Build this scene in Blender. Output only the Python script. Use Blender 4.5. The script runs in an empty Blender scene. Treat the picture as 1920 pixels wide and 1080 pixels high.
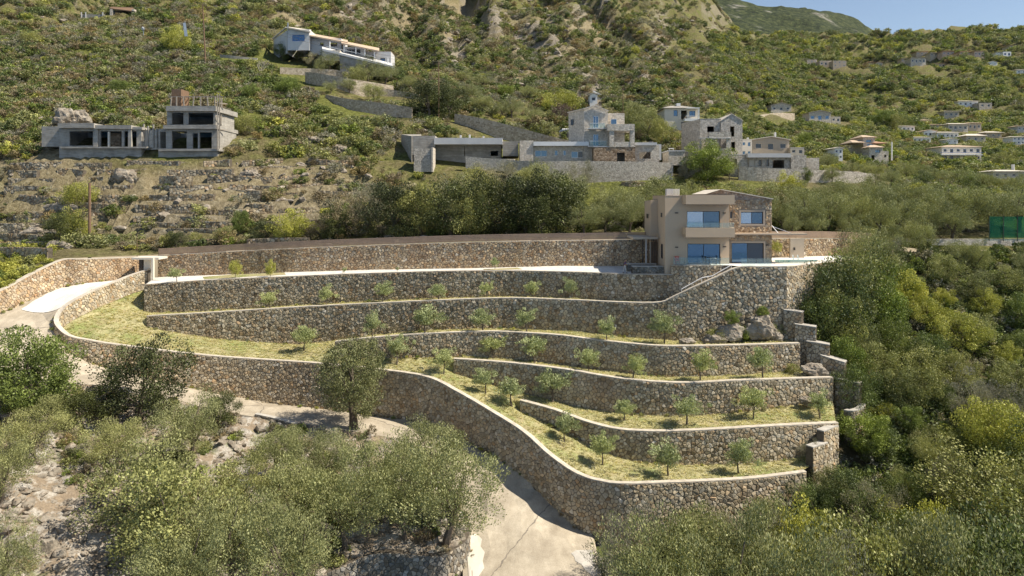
import bpy, bmesh, math, random
import numpy as np
from math import sin, cos, pi, sqrt, radians, hypot
from mathutils import Vector, Matrix, Euler, noise, geometry
from mathutils.bvhtree import BVHTree

S = bpy.context.scene
HAZE = 0.000012
C = S.collection
random.seed(7)
# ------------------------------------------------------------------ camera, world, sun, exposure
F, CX, HY = 1280.0, 960.0, 370.0
cd = bpy.data.cameras.new("camera"); cam = bpy.data.objects.new("camera", cd); C.objects.link(cam)
cam.location = (0, 0, 0); cam.rotation_euler = (radians(90), 0, 0)
cd.sensor_width = 36; cd.lens = 24; cd.shift_y = -(540 - HY) / 1920.0
cd.clip_start = 0.5; cd.clip_end = 20000
S.camera = cam
SUN = Vector((0.80, -0.13, 1.0)).normalized()
w = bpy.data.worlds.new("World"); S.world = w; w.use_nodes = True
nt = w.node_tree; bg = nt.nodes["Background"]
sky = nt.nodes.new("ShaderNodeTexSky"); sky.sky_type = 'NISHITA'; sky.sun_disc = False
sky.sun_elevation = math.asin(SUN.z); sky.sun_rotation = math.atan2(SUN.x, SUN.y)
sky.air_density = 1.0; sky.dust_density = 0.1; sky.ozone_density = 5.0
wb = nt.nodes.new('ShaderNodeMix'); wb.data_type = 'RGBA'; wb.blend_type = 'MULTIPLY'; wb.inputs[0].default_value = 1; wb.inputs[7].default_value = (1.15, .96, .82, 1)   # daylight white balance
nt.links.new(sky.outputs[0], wb.inputs[6]); nt.links.new(wb.outputs[2], bg.inputs[0]); bg.inputs[1].default_value = 0.098
sl = bpy.data.lights.new("sun", 'SUN'); sun = bpy.data.objects.new("sun", sl); C.objects.link(sun)
sl.energy = 5.0; sl.angle = radians(0.6); sl.color = (1.0, 0.92, 0.79)
sun.rotation_euler = SUN.to_track_quat('Z', 'Y').to_euler(); sun.location = (60, 60, 80)
S.view_settings.view_transform = 'Standard'; S.view_settings.look = 'None'
S.view_settings.exposure = 0.64; S.view_settings.gamma = 1.0
S.cycles.use_denoising = True
S.cycles.max_bounces = 5; S.cycles.diffuse_bounces = 3; S.cycles.glossy_bounces = 2
S.cycles.transmission_bounces = 4; S.cycles.transparent_max_bounces = 6
S.cycles.caustics_reflective = False; S.cycles.caustics_refractive = False

def at(px, py, Y):
    return Vector(((px - CX) / F * Y, Y, (HY - py) / F * Y))
def xat(px, Y): return (px - CX) / F * Y
def zat(py, Y): return (HY - py) / F * Y

# ------------------------------------------------------------------ helpers
BASE = {}
FOOT = []    # plan rectangles of everything built on the slopes
def tag(o, label=None, cat=None, group=None, kind=None):
    if label: o['label'] = label
    if cat: o['category'] = cat
    if group: o['group'] = group
    if kind: o['kind'] = kind
    return o
def thing(name, label, cat, loc, group=None):
    o = bpy.data.objects.new(name, None); C.objects.link(o)
    o.empty_display_size = 0.3
    o.location = loc; BASE[o.name] = Vector(loc)
    return tag(o, label, cat, group, 'thing')
def mesh(name, verts, faces, mats, tone=None, smooth=False, mi=None, edges=()):
    me = bpy.data.meshes.new(name)
    v = np.asarray(verts, dtype=np.float32)
    me.from_pydata(v.tolist(), edges, faces)
    if mats is not None:
        for m in (mats if isinstance(mats, (list, tuple)) else [mats]): me.materials.append(m)
    if mi is not None: me.polygons.foreach_set('material_index', mi)
    if tone is not None:
        a = me.attributes.new('tone', 'FLOAT', 'FACE'); a.data.foreach_set('value', np.asarray(tone, dtype=np.float32))
    if smooth: me.polygons.foreach_set('use_smooth', [True] * len(me.polygons))
    me.update()
    return me
def mk(name, verts, faces, mats, parent=None, tone=None, smooth=False, kind=None, mi=None):
    """verts in world coordinates; children are stored relative to their parent"""
    v = np.asarray(verts, dtype=np.float64)
    b = Vector((0, 0, 0))
    if parent is not None:
        b = BASE[parent.name]; v = v - np.array(b)
    o = bpy.data.objects.new(name, mesh(name, v, faces, mats, tone, smooth, mi)); C.objects.link(o)
    if parent is not None: o.parent = parent
    BASE[o.name] = b
    if kind: o['kind'] = kind
    return o
class G:
    """collects boxes, prisms and tubes into one mesh"""
    def __init__(s): s.v = []; s.f = []; s.m = []
    def add(s, vs, fs, m=0):
        n = len(s.v); s.v += [tuple(p) for p in vs]; s.f += [tuple(i + n for i in f) for f in fs]; s.m += [m] * len(fs)
    def box(s, x0, x1, y0, y1, z0, z1, m=0):
        s.add([(x0,y0,z0),(x1,y0,z0),(x1,y1,z0),(x0,y1,z0),(x0,y0,z1),(x1,y0,z1),(x1,y1,z1),(x0,y1,z1)],
              [(0,3,2,1),(4,5,6,7),(0,1,5,4),(1,2,6,5),(2,3,7,6),(3,0,4,7)], m)
    def bar(s, a, b, w, h=None, m=0):
        a = Vector(a); b = Vector(b); h = h or w
        d = (b - a).normalized(); up = Vector((0,0,1)) if abs(d.z) < .95 else Vector((0,1,0))
        r = d.cross(up).normalized() * w / 2; u = r.cross(d).normalized() * h / 2
        vs = [a-r-u, a+r-u, a+r+u, a-r+u, b-r-u, b+r-u, b+r+u, b-r+u]
        s.add(vs, [(0,3,2,1),(4,5,6,7),(0,1,5,4),(1,2,6,5),(2,3,7,6),(3,0,4,7)], m)
    def tube(s, pts, rad, n=6, m=0):
        pts = [Vector(p) for p in pts]; rings = []
        for i, p in enumerate(pts):
            d = (pts[min(i+1, len(pts)-1)] - pts[max(i-1, 0)]).normalized()
            up = Vector((0,0,1)) if abs(d.z) < .9 else Vector((1,0,0))
            r = d.cross(up).normalized(); u = r.cross(d)
            q = rad[i] if isinstance(rad, (list, tuple)) else rad
            rings.append([p + (r*cos(2*pi*k/n) + u*sin(2*pi*k/n)) * q for k in range(n)])
        vs = [v for ri in rings for v in ri]; fs = []
        for i in range(len(pts)-1):
            for k in range(n):
                fs.append((i*n+k, i*n+(k+1)%n, (i+1)*n+(k+1)%n, (i+1)*n+k))
        fs.append(tuple(range(n))[::-1]); fs.append(tuple((len(pts)-1)*n+k for k in range(n)))
        s.add(vs, fs, m)
    def make(s, name, mats, parent=None, **k):
        return mk(name, s.v, s.f, mats, parent, mi=s.m, **k)

# ------------------------------------------------------------------ materials
def new_mat(name, rough=0.9, spec=0.25):
    m = bpy.data.materials.new(name); m.use_nodes = True
    n = m.node_tree.nodes; b = n['Principled BSDF']
    b.inputs['Roughness'].default_value = rough; b.inputs['Specular IOR Level'].default_value = spec
    return m, m.node_tree, b
def N(t, typ, **kw):
    n = t.nodes.new(typ)
    for k, v in kw.items():
        if k.startswith('i_'): n.inputs[k[2:]].default_value = v
        else: setattr(n, k, v)
    return n
def L(t, a, b): t.links.new(a, b)
def pos(t, scale=(1,1,1), obj=False):
    g = N(t, 'ShaderNodeTexCoord').outputs['Object'] if obj else N(t, 'ShaderNodeNewGeometry').outputs['Position']
    m = N(t, 'ShaderNodeMapping'); m.inputs['Scale'].default_value = scale; L(t, g, m.inputs[0]); return m.outputs[0]
def noi(t, p, scale, detail=4, rough=.6):
    n = N(t, 'ShaderNodeTexNoise'); n.inputs['Scale'].default_value = scale; n.inputs['Detail'].default_value = detail
    n.inputs['Roughness'].default_value = rough; L(t, p, n.inputs['Vector']); return n.outputs['Fac']
def ramp(t, fac, stops):
    r = N(t, 'ShaderNodeValToRGB'); e = r.color_ramp.elements
    e[0].position = stops[0][0]; e[0].color = (*stops[0][1], 1)
    e[1].position = stops[-1][0]; e[1].color = (*stops[-1][1], 1)
    for p, c in stops[1:-1]:
        q = e.new(p); q.color = (*c, 1)
    L(t, fac, r.inputs[0]); return r.outputs[0]
def mix(t, fac, a, b, mode='MIX'):
    m = N(t, 'ShaderNodeMix', data_type='RGBA', blend_type=mode)
    for s, v in ((m.inputs[0], fac), (m.inputs[6], a), (m.inputs[7], b)):
        if isinstance(v, (int, float)): s.default_value = v
        elif isinstance(v, tuple): s.default_value = (*v, 1)
        else: L(t, v, s)
    return m.outputs[2]
def bump(t, b, h, strength=.5, dist=.05):
    n = N(t, 'ShaderNodeBump'); n.inputs['Strength'].default_value = strength; n.inputs['Distance'].default_value = dist
    L(t, h, n.inputs['Height']); L(t, n.outputs[0], b.inputs['Normal'])
def stepf(t, fac, lo, hi):
    m = N(t, 'ShaderNodeMapRange', clamp=True); m.inputs[1].default_value = lo; m.inputs[2].default_value = hi
    L(t, fac, m.inputs[0]); return m.outputs[0]

def plain(name, col, rough=.8, spec=.25, var=.12, scale=2.0, metal=0, bumpk=0):
    m, t, b = new_mat(name, rough, spec)
    p = pos(t); n = noi(t, p, scale, 5)
    c = ramp(t, n, [(.3, tuple(x*(1-var) for x in col)), (.7, tuple(min(1, x*(1+var)) for x in col))])
    L(t, c, b.inputs['Base Color']); b.inputs['Metallic'].default_value = metal
    if bumpk: bump(t, b, noi(t, p, scale*8, 4), bumpk, .03)
    return m
def stone_mat(name, cols, warm=(.36,.22,.12)):
    """colour of one stone comes from its 'tone' attribute; noise gives grain and lichen"""
    m, t, b = new_mat(name, .92, .2)
    a = N(t, 'ShaderNodeAttribute', attribute_name='tone').outputs['Fac']
    c = ramp(t, a, cols)
    wn = N(t, 'ShaderNodeTexWhiteNoise', noise_dimensions='1D'); L(t, a, wn.inputs['W'])
    c = mix(t, 1.0, c, ramp(t, wn.outputs['Value'], [(0,(.95,.97,.98)),(.45,(1.02,1,.93)),(.8,(1.07,1,.86)),(.95,(1.12,.97,.78)),(1,(1.16,.92,.70))]), 'MULTIPLY')
    p = pos(t)
    big = stepf(t, noi(t, p, .14, 3), .54, .68)
    c = mix(t, big, c, mix(t, .28, c, warm), 'MIX')
    g = noi(t, p, 9, 5, .7)
    c = mix(t, 1.0, c, ramp(t, g, [(.25, (.62,.60,.58)), (.75, (1.22,1.2,1.16))]), 'MULTIPLY')
    st = stepf(t, noi(t, pos(t, (.9,.9,.25)), .6, 4), .56, .72)
    c = mix(t, st, c, mix(t, 1.0, c, (.72,.68,.62), 'MULTIPLY'))
    L(t, c, b.inputs['Base Color']); bump(t, b, g, .6, .03)
    return m
M = {}
M['stone'] = stone_mat('field_stone', [(0,(.20,.165,.12)),(.3,(.37,.32,.245)),(.55,(.47,.415,.325)),(.8,(.56,.50,.40)),(.93,(.65,.585,.48)),(1,(.72,.66,.57))])
M['stone_warm'] = stone_mat('warm_field_stone', [(0,(.24,.18,.125)),(.3,(.40,.31,.225)),(.6,(.50,.41,.30)),(.85,(.59,.50,.385)),(1,(.70,.62,.51))], (.44,.25,.13))
M['stone_grey'] = stone_mat('grey_field_stone', [(0,(.10,.095,.09)),(.4,(.20,.19,.175)),(.75,(.32,.30,.27)),(1,(.52,.50,.47))], (.26,.22,.17))
M['mortar'] = plain('dark_mortar', (.115,.096,.073), .95, .1, .3, 3)
M['coping'] = plain('pale_coping', (.50,.44,.355), .9, .15, .24, 1.6, bumpk=.5)
M['coping_grey'] = plain('grey_coping', (.42,.39,.34), .85, .2, .2, 1.5, bumpk=.3)
M['white_conc'] = plain('white_concrete', (.74,.71,.66), .85, .2, .06, .5)
M['cream'] = plain('cream_render', (.66,.60,.50), .85, .2, .05, .8)
M['taupe'] = plain('taupe_render', (.56,.42,.285), .85, .2, .05, .35, bumpk=.08)
M['taupe_dark'] = plain('taupe_slab', (.47,.36,.255), .85, .2, .05, .5)
M['white'] = plain('white_render', (.78,.77,.74), .85, .2, .06, .6)
M['pale_grey'] = plain('pale_grey_render', (.56,.55,.53), .85, .2, .08, .6)
M['beige'] = plain('beige_render', (.52,.46,.37), .85, .2, .08, .5)
M['tan'] = plain('tan_render', (.46,.38,.29), .85, .2, .1, .5)
M['pink'] = plain('pink_render', (.55,.42,.34), .85, .2, .1, .5)
M['dark'] = plain('dark_bronze_frame', (.045,.038,.032), .5, .4, .1)
M['wood'] = plain('weathered_pole_wood', (.19,.12,.075), .85, .2, .25, 3)
M['greywood'] = plain('grey_timber', (.30,.26,.21), .85, .2, .25, 3)
M['fence'] = plain('brown_fence_board', (.36,.25,.175), .7, .3, .15, .7)
M['metal'] = plain('brushed_metal', (.45,.45,.45), .35, .5, .05, metal=.8)
M['blue'] = plain('blue_paint', (.07,.16,.42), .6, .4, .1)
M['redpl'] = plain('red_plastic', (.55,.12,.08), .5, .4, .1)
M['tile'] = plain('pale_roof_tile', (.50,.38,.27), .85, .2, .2, 1.5)
M['tile_light'] = plain('light_roof_tile', (.62,.55,.45), .85, .2, .14, 1.5)
M['tile_red'] = plain('red_roof_tile', (.42,.25,.16), .85, .2, .2, 1.5)
M['slate'] = plain('stone_roof_slab', (.34,.31,.27), .85, .2, .2, 1.5)
M['interior'] = plain('bare_interior', (.14,.12,.10), .95, .1, .1)
M['wire'] = plain('black_cable', (.10,.09,.08), .6, .3, .05)
def board_conc():
    m, t, b = new_mat('board_marked_concrete', .9, .2)
    p = pos(t, (1, 1, 1)); n = noi(t, p, .9, 6, .65); s = noi(t, pos(t, (.3,.3,5)), 1.6, 3)
    c = ramp(t, n, [(.3,(.27,.25,.22)),(.7,(.45,.42,.37))])
    c = mix(t, 1.0, c, ramp(t, s, [(.35,(.78,.77,.75)),(.65,(1.1,1.1,1.08))]), 'MULTIPLY')
    L(t, c, b.inputs['Base Color']); bump(t, b, s, .5, .04); return m
M['concrete'] = board_conc()
def masonry(name, c0, c1, c2, sc=3.2):
    """far masonry whose stones are under a pixel or two"""
    m, t, b = new_mat(name, .92, .2)
    v = N(t, 'ShaderNodeTexVoronoi'); v.inputs['Scale'].default_value = sc; L(t, pos(t, (1,1,1.35)), v.inputs['Vector'])
    c = ramp(t, v.outputs['Color'], [(.1, c0), (.5, c1), (.9, c2)])
    e = N(t, 'ShaderNodeTexVoronoi', feature='DISTANCE_TO_EDGE'); e.inputs['Scale'].default_value = sc; L(t, pos(t, (1,1,1.35)), e.inputs['Vector'])
    c = mix(t, stepf(t, e.outputs['Distance'], .0, .09), mix(t, .35, c, (.30,.26,.21)), c)
    L(t, c, b.inputs['Base Color']); bump(t, b, stepf(t, e.outputs['Distance'], 0, .15), .7, .06); return m
M['masonry'] = masonry('pale_villa_masonry', (.46,.40,.325), (.60,.535,.44), (.72,.65,.55))
M['masonry_dark'] = masonry('grey_villa_masonry', (.34,.30,.25), (.49,.44,.365), (.64,.58,.495))
M['masonry_brown'] = masonry('brown_terrace_masonry', (.17,.115,.07), (.29,.205,.13), (.44,.34,.24), 2.6)
M['masonry_tan'] = masonry('tan_terrace_masonry', (.30,.245,.175), (.44,.365,.27), (.58,.50,.385), 2.4)
M['masonry_villa'] = masonry('villa_facing_stone', (.20,.155,.12), (.34,.27,.215), (.48,.40,.33), 3.6)
def glass(name, col, rough=.06, metal=.75):
    m, t, b = new_mat(name, rough, .6); b.inputs['Base Color'].default_value = (*col, 1); b.inputs['Metallic'].default_value = metal
    return m
M['mortar_light'] = plain('light_mortar', (.30,.25,.19), .95, .1, .2, 3)
M['pane'] = glass('reflective_window_pane', (.10,.17,.27))
M['pane_light'] = glass('bright_window_pane', (.36,.46,.62))
M['pane_dark'] = glass('dark_window_pane', (.06,.07,.09), .1, .4)
def railing_glass():
    m, t, b = new_mat('clear_railing_glass', .03, .5); b.inputs['Base Color'].default_value = (.75,.88,.88,1)
    tr = N(t, 'ShaderNodeBsdfTransparent'); tr.inputs[0].default_value = (.86,.93,.93,1)
    ms = N(t, 'ShaderNodeMixShader'); ms.inputs[0].default_value = .12
    L(t, tr.outputs[0], ms.inputs[1]); L(t, b.outputs[0], ms.inputs[2]); L(t, ms.outputs[0], t.nodes['Material Output'].inputs[0]); return m
M['railglass'] = railing_glass()
def green_net():
    m, t, b = new_mat('green_windbreak_net', .7, .2); b.inputs['Base Color'].default_value = (.015,.15,.085,1)
    tr = N(t, 'ShaderNodeBsdfTransparent'); tr.inputs[0].default_value = (.55,.85,.68,1)
    ms = N(t, 'ShaderNodeMixShader'); ms.inputs[0].default_value = .42
    L(t, tr.outputs[0], ms.inputs[1]); L(t, b.outputs[0], ms.inputs[2]); L(t, ms.outputs[0], t.nodes['Material Output'].inputs[0]); return m
M['net'] = green_net()
def foliage(name, lo, hi, vary=.25, spec=.3, trans=.17, rough=.55):
    m, t, b = new_mat(name, rough, spec)
    a = N(t, 'ShaderNodeAttribute', attribute_name='tone').outputs['Fac']
    c = ramp(t, a, [(0, lo), (1, hi)])
    r = N(t, 'ShaderNodeObjectInfo').outputs['Random']
    c = mix(t, 1.0, c, ramp(t, r, [(0, (1-vary,1-vary,1-vary*.6)), (.5, (1,1,1)), (1, (1+vary,1+vary*.7,1-vary*.3))]), 'MULTIPLY')
    L(t, c, b.inputs['Base Color'])
    tl = N(t, 'ShaderNodeBsdfTranslucent'); L(t, mix(t, 1.0, c, (1.25,1.3,.7), 'MULTIPLY'), tl.inputs[0])
    ms = N(t, 'ShaderNodeMixShader'); ms.inputs[0].default_value = trans
    L(t, b.outputs[0], ms.inputs[1]); L(t, tl.outputs[0], ms.inputs[2]); L(t, ms.outputs[0], t.nodes['Material Output'].inputs[0]); return m
M['f_olive'] = foliage('olive_leaves', (.10,.11,.038), (.48,.485,.22), .14)
M['f_olive_young'] = foliage('young_olive_leaves', (.18,.205,.075), (.56,.60,.31), .12)
M['f_dark'] = foliage('dark_evergreen_leaves', (.026,.040,.012), (.23,.28,.082), .22, .4)
M['f_green'] = foliage('fresh_green_leaves', (.05,.075,.014), (.32,.385,.09), .2)
M['f_yellow'] = foliage('yellow_green_leaves', (.15,.165,.022), (.58,.56,.13), .16)
M['f_spurge'] = foliage('spurge_leaves', (.085,.092,.028), (.43,.435,.165), .2)
M['f_grey'] = foliage('grey_scrub_leaves', (.16,.155,.105), (.42,.39,.29), .2, .2)
M['f_brown'] = foliage('dry_scrub_leaves', (.13,.10,.055), (.38,.31,.18), .25, .2)
M['f_carob'] = foliage('carob_leaves', (.06,.07,.028), (.29,.30,.14), .1, .35, .15)
M['f_deep'] = foliage('deep_green_leaves', (.014,.020,.007), (.15,.17,.05), .2, .35, .1)
M['f_mauve'] = foliage('mauve_leaves', (.10,.06,.055), (.22,.16,.13), .15, .2)
M['grass_blade'] = foliage('dry_grass_blades', (.32,.30,.12), (.68,.62,.37), .15, .2, .3)
M['bark'] = plain('olive_bark', (.13,.105,.08), .95, .1, .35, 12, bumpk=.5)
M['bark_pale'] = plain('pale_dry_bark', (.34,.30,.25), .95, .1, .3, 12)
def rock_mat():
    m, t, b = new_mat('limestone_rock', .92, .2); p = pos(t)
    n = noi(t, p, 1.1, 8, .7); s = noi(t, pos(t, (.7,.7,2.5)), 2.2, 6, .7)
    c = ramp(t, n, [(.3,(.13,.11,.085)),(.5,(.27,.235,.185)),(.7,(.44,.39,.32))])
    c = mix(t, stepf(t, s, .52, .68), c, mix(t, .6, c, (.30,.20,.13)))
    L(t, c, b.inputs['Base Color']); bump(t, b, n, .9, .25); return m
M['rock'] = rock_mat()
# ------------------------------------------------------------------ terrain tables (azimuth column, distance row)
HY_ROWS = [103, 112, 120, 135, 155, 190, 250, 350, 500, 800, 1250]
HCOL = [
 (-700, 66, [560,500,430,360,280,200,100,0,-80,-150,-170]),
 (-250, 73, [500,430,345,275,215,160,80,0,-80,-150,-170]),
 (0,   81,[458,360,286,233,180,90,5,-80,-150,-200,-210]),
 (117, 89,  [448,355,284,230,178,90,10,-75,-150,-200,-210]),
 (260, 95.8,[444,350,282,228,180,90,15,-70,-150,-200,-210]),
 (420, 95,  [428,345,281,225,178,98,22,-60,-130,-200,-210]),
 (600, 93.6,[430,362,305,250,196,120,45,-40,-120,-200,-210]),
 (800, 92.2,[432,380,322,265,212,150,75,-10,-90,-150,-160]),
 (1000,90.8,[434,387,334,300,238,180,110,20,-60,-120,-130]),
 (1200,89.8,[426,377,326,296,238,195,140,60,-20,-80,-90]),
 (1300,90.5,[420,370,331,306,260,215,165,88,18,-12,-5]),
 (1400,91.5,[416,366,336,316,284,240,200,145,96,76,90]),
 (1500,93,  [416,366,339,323,300,260,220,165,118,82,92]),
 (1620,96,  [426,379,346,331,310,275,235,185,130,78,90]),
 (1750,97,  [436,396,363,346,326,290,250,195,125,69,84]),
 (1920,97,  [442,408,381,362,343,305,262,200,120,66,84]),
 (2300,97,  [446,415,390,370,350,315,275,210,130,60,80]),
 (2700,97,  [446,415,390,370,350,315,275,210,130,60,80]),
]
HSTART = {-700:560,-250:560,0:541,117:484,260:479,420:470,600:463,800:456,1000:450.5,1200:446.5,1300:446,1400:446,1500:446,1620:455,1750:469,1920:469,2300:475,2700:475}
VY = [38, 50, 60, 70, 80, 90, 97.3]
VCOL = [(1085,[-32,-32,-31.4,-31,-31,-31,-31]),(1300,[-35,-33,-31.2,-30,-29,-28,-28]),(1500,[-38,-35,-31,-27.5,-20,-14,-10]),
        (1620,[-39,-35.5,-31,-26.5,-20,-13,-8]),(1800,[-40,-36,-31,-25.5,-19.5,-12.5,-7.6]),(2000,[-40,-36,-31,-25,-19,-12,-7.6]),(2700,[-40,-36,-31,-25,-19,-12,-7.6])]
def lerp_tab(xs, rows, x):
    if x <= xs[0]: return np.array(rows[0], float)
    for i in range(len(xs)-1):
        if x <= xs[i+1]:
            f = (x - xs[i]) / (xs[i+1] - xs[i]); f = f*f*(3-2*f)*.5 + f*.5
            return (1-f)*np.array(rows[i], float) + f*np.array(rows[i+1], float)
    return np.array(rows[-1], float)
def hill_profile(px):
    xs = [c[0] for c in HCOL]
    r = lerp_tab(xs, [[c[1], HSTART[c[0]]] + c[2] for c in HCOL], px)
    Ys = np.array([r[0]] + HY_ROWS); return Ys, r[1:]
def hill_py(px, Y):
    Ys, py = hill_profile(px); return float(np.interp(math.log(Y), np.log(Ys), py))
def hill_Y(px, py):
    Ys, p = hill_profile(px)
    n = len(Ys) - 1 if p[-1] > p[-2] else len(Ys)
    return float(math.exp(np.interp(-py, -p[:n], np.log(Ys[:n]))))
FLATS = []   # (px0, px1, Y0, Y1) level pads under buildings: less relief there
def gully(X, Y):
    u = X*.045 + .9*noise.noise(Vector((X*.01, Y*.012, 2))) + Y*.004
    return 1 - abs(noise.noise(Vector((u, Y*.004, 11))))*2.2, 1 - abs(noise.noise(Vector((u*2.7, Y*.012, 5))))*2
def relief(X, Y, z, px):
    k = min(1, max(0, (Y - 100) / 12))
    for a, b, y0, y1 in FLATS:
        if a-15 < px < b+15 and y0-3 < Y < y1+4: k = 0
    d = noise.fractal(Vector((X*.05, Y*.05, 3)), 1.0, 2.0, 5) * min(14, .010*Y)
    rg = abs(noise.noise(Vector((X*.013+7, Y*.013, z*.013))))
    d += (.22 - rg) * max(0, Y-170) * .085
    # gullies and ribs running down the mountain side
    if Y > 160:
        wf = 1.0 if px < 1160 else max(.04, 1 - (px-1160)/170)
        rb, rb2 = gully(X, Y)
        d += (rb*.10 + rb2*.035 - .065) * min(Y-160, 260) * wf
    # old terrace steps on the near slope
    st = 0
    if Y < 128 and px < 760:
        q = (z / 2.0 + .35*noise.noise(Vector((X*.05, Y*.05, 1)))); st = (q - math.floor(q)); st = (.5 - st) * 1.75 * min(1, max(0, (Y-97)/5)) * (1 if Y < 117 else .35)
    return k * d + st
def grid(name, mat, cols, zf, kind='structure'):
    pass

ground_v, ground_f = [], []
def reg(vs, fs):
    n = len(ground_v); ground_v.extend([tuple(v) for v in vs]); ground_f.extend([tuple(i+n for i in f) for f in fs])
def build_hill():
    pxs = np.arange(-700, 2701, 13.0); t = np.linspace(0, 1, 170)
    lm = math.log(1250)
    V = []; K = []
    for px in pxs:
        Ys, py = hill_profile(px); ly = np.log(Ys)
        tt = np.exp(ly[0] + (lm - ly[0]) * (t ** 1.35))
        pp = np.interp(np.log(tt), ly, py)
        for Y, p in zip(tt, pp):
            X = xat(px, Y); z = zat(p, Y)
            z += relief(X, Y, z, px)
            V.append((X, Y, z))
    nx, ny = len(pxs), len(t)
    Fc = [(i*ny+j, (i+1)*ny+j, (i+1)*ny+j+1, i*ny+j+1) for i in range(nx-1) for j in range(ny-1)]
    reg(V, Fc); return V, Fc
def build_valley():
    pxs = np.arange(1085, 2701, 12.0); ny = 60; V = []
    for px in pxs:
        z = lerp_tab([c[0] for c in VCOL], [c[1] for c in VCOL], px)
        if px < 1470: ye = 61.3 + (px-1100)*.004
        elif px < 1640: ye = np.interp(px, [1470,1482,1500,1530,1580,1612,1640],[62.5,77.5,80,82.3,86.5,91.5,97.3])
        else: ye = 97.3
        for j in range(ny):
            Y = 38 + (ye-38) * j/(ny-1); X = xat(px, Y)
            zz = float(np.interp(Y, VY, z))
            if 38.5 < Y < 96: zz += noise.fractal(Vector((X*.12, Y*.12, 9)), 1, 2, 4)*.6
            V.append((X, Y, zz))
    nx = len(pxs); Fc = [(i*ny+j, (i+1)*ny+j, (i+1)*ny+j+1, i*ny+j+1) for i in range(nx-1) for j in range(ny-1)]
    reg(V, Fc); return V, Fc
def cr(pts, n=6):
    """Catmull-Rom through tuples"""
    P = [np.array(p, float) for p in pts]; out = []
    for i in range(len(P)-1):
        a = P[max(i-1,0)]; b = P[i]; c = P[i+1]; d = P[min(i+2, len(P)-1)]
        if i == 0: a = 2*b - c
        if i == len(P)-2: d = 2*c - b
        for k in range(n):
            t = k/n
            out.append(.5*((2*b) + (c-a)*t + (2*a-5*b+4*c-d)*t*t + (3*b-a-3*c+d)*t**3))
    out.append(P[-1]); return out
def resample(rows, step):
    """rows: array (n, k) with X, Y first; even spacing in plan"""
    A = np.array(rows); d = np.hypot(np.diff(A[:,0]), np.diff(A[:,1])); s = np.concatenate([[0], np.cumsum(d)])
    n = max(2, int(round(s[-1]/step))+1); q = np.linspace(0, s[-1], n)
    return np.stack([np.interp(q, s, A[:,k]) for k in range(A.shape[1])], 1), q
def normals(R):
    d = np.gradient(R[:, :2], axis=0); d /= np.linalg.norm(d, axis=1)[:, None]
    return np.stack([d[:,1], -d[:,0]], 1)     # side of the camera for a path running left to right

# ------------------------------------------------------------------ stone-by-stone wall
def voronoi_cells(Lx, zlo, zhi, size, rng):
    """irregular cells on the strip 0..Lx, zlo(s)..zhi(s); yields (site, polygon)"""
    ax, az = size*1.22, size*.86
    nx = int(Lx/ax)+1; z0 = min(zlo(s) for s in np.linspace(0, Lx, 60)) - az; z1 = max(zhi(s) for s in np.linspace(0, Lx, 60)) + az
    nz = int((z1-z0)/az)+1
    site = {}
    for j in range(-1, nz+1):
        for i in range(-1, nx+1):
            if rng.random() < .24 and (i+j) % 2: continue
            site[(i, j)] = ((i + .5*(j & 1) + rng.uniform(-.42,.42))*ax, z0 + (j + rng.uniform(-.45,.45))*az)
    for (i, j), (sx, sz) in site.items():
        if sx < -ax or sx > Lx+ax: continue
        lo, hi = zlo(min(max(sx,0),Lx)), zhi(min(max(sx,0),Lx))
        if sz < lo - az*.6 or sz > hi + az*.6 or hi - lo < .12: continue
        poly = [(sx-2*ax, sz-2*az), (sx+2*ax, sz-2*az), (sx+2*ax, sz+2*az), (sx-2*ax, sz+2*az)]
        cut = []
        for dj in (-2,-1,0,1,2):
            for di in (-2,-1,0,1,2):
                if di or dj:
                    q = site.get((i+di, j+dj))
                    if q: cut.append(((sx+q[0])/2, (sz+q[1])/2, q[0]-sx, (q[1]-sz)))
        e = .05
        la, lb = zlo(min(max(sx-e,0),Lx)), zlo(min(max(sx+e,0),Lx)); ha, hb = zhi(min(max(sx-e,0),Lx)), zhi(min(max(sx+e,0),Lx))
        cut += [(sx, hi, -(hb-ha)/(2*e), 1), (sx, lo, (lb-la)/(2*e), -1), (0, sz, -1, 0), (Lx, sz, 1, 0)]
        for cx, cz, nx_, nz_ in cut:
            out = []; n = len(poly)
            if not n: break
            for k in range(n):
                a = poly[k]; b = poly[(k+1) % n]
                da = (a[0]-cx)*nx_ + (a[1]-cz)*nz_; db = (b[0]-cx)*nx_ + (b[1]-cz)*nz_
                if da <= 0: out.append(a)
                if (da < 0) != (db < 0) and da != db:
                    t = da/(da-db)
                    if 0 < t < 1: out.append((a[0]+(b[0]-a[0])*t, a[1]+(b[1]-a[1])*t))
            poly = out
        if len(poly) < 3: continue
        # drop very short edges
        pp = []
        for k in range(len(poly)):
            a = poly[k]; b = poly[(k+1) % len(poly)]
            if hypot(a[0]-b[0], a[1]-b[1]) > size*.10: pp.append(b)
        if len(pp) < 3: continue
        cx = sum(p[0] for p in pp)/len(pp); cz = sum(p[1] for p in pp)/len(pp)
        if max(hypot(p[0]-cx, p[1]-cz) for p in pp) < size*.2: continue
        yield cx, cz, pp
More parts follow.
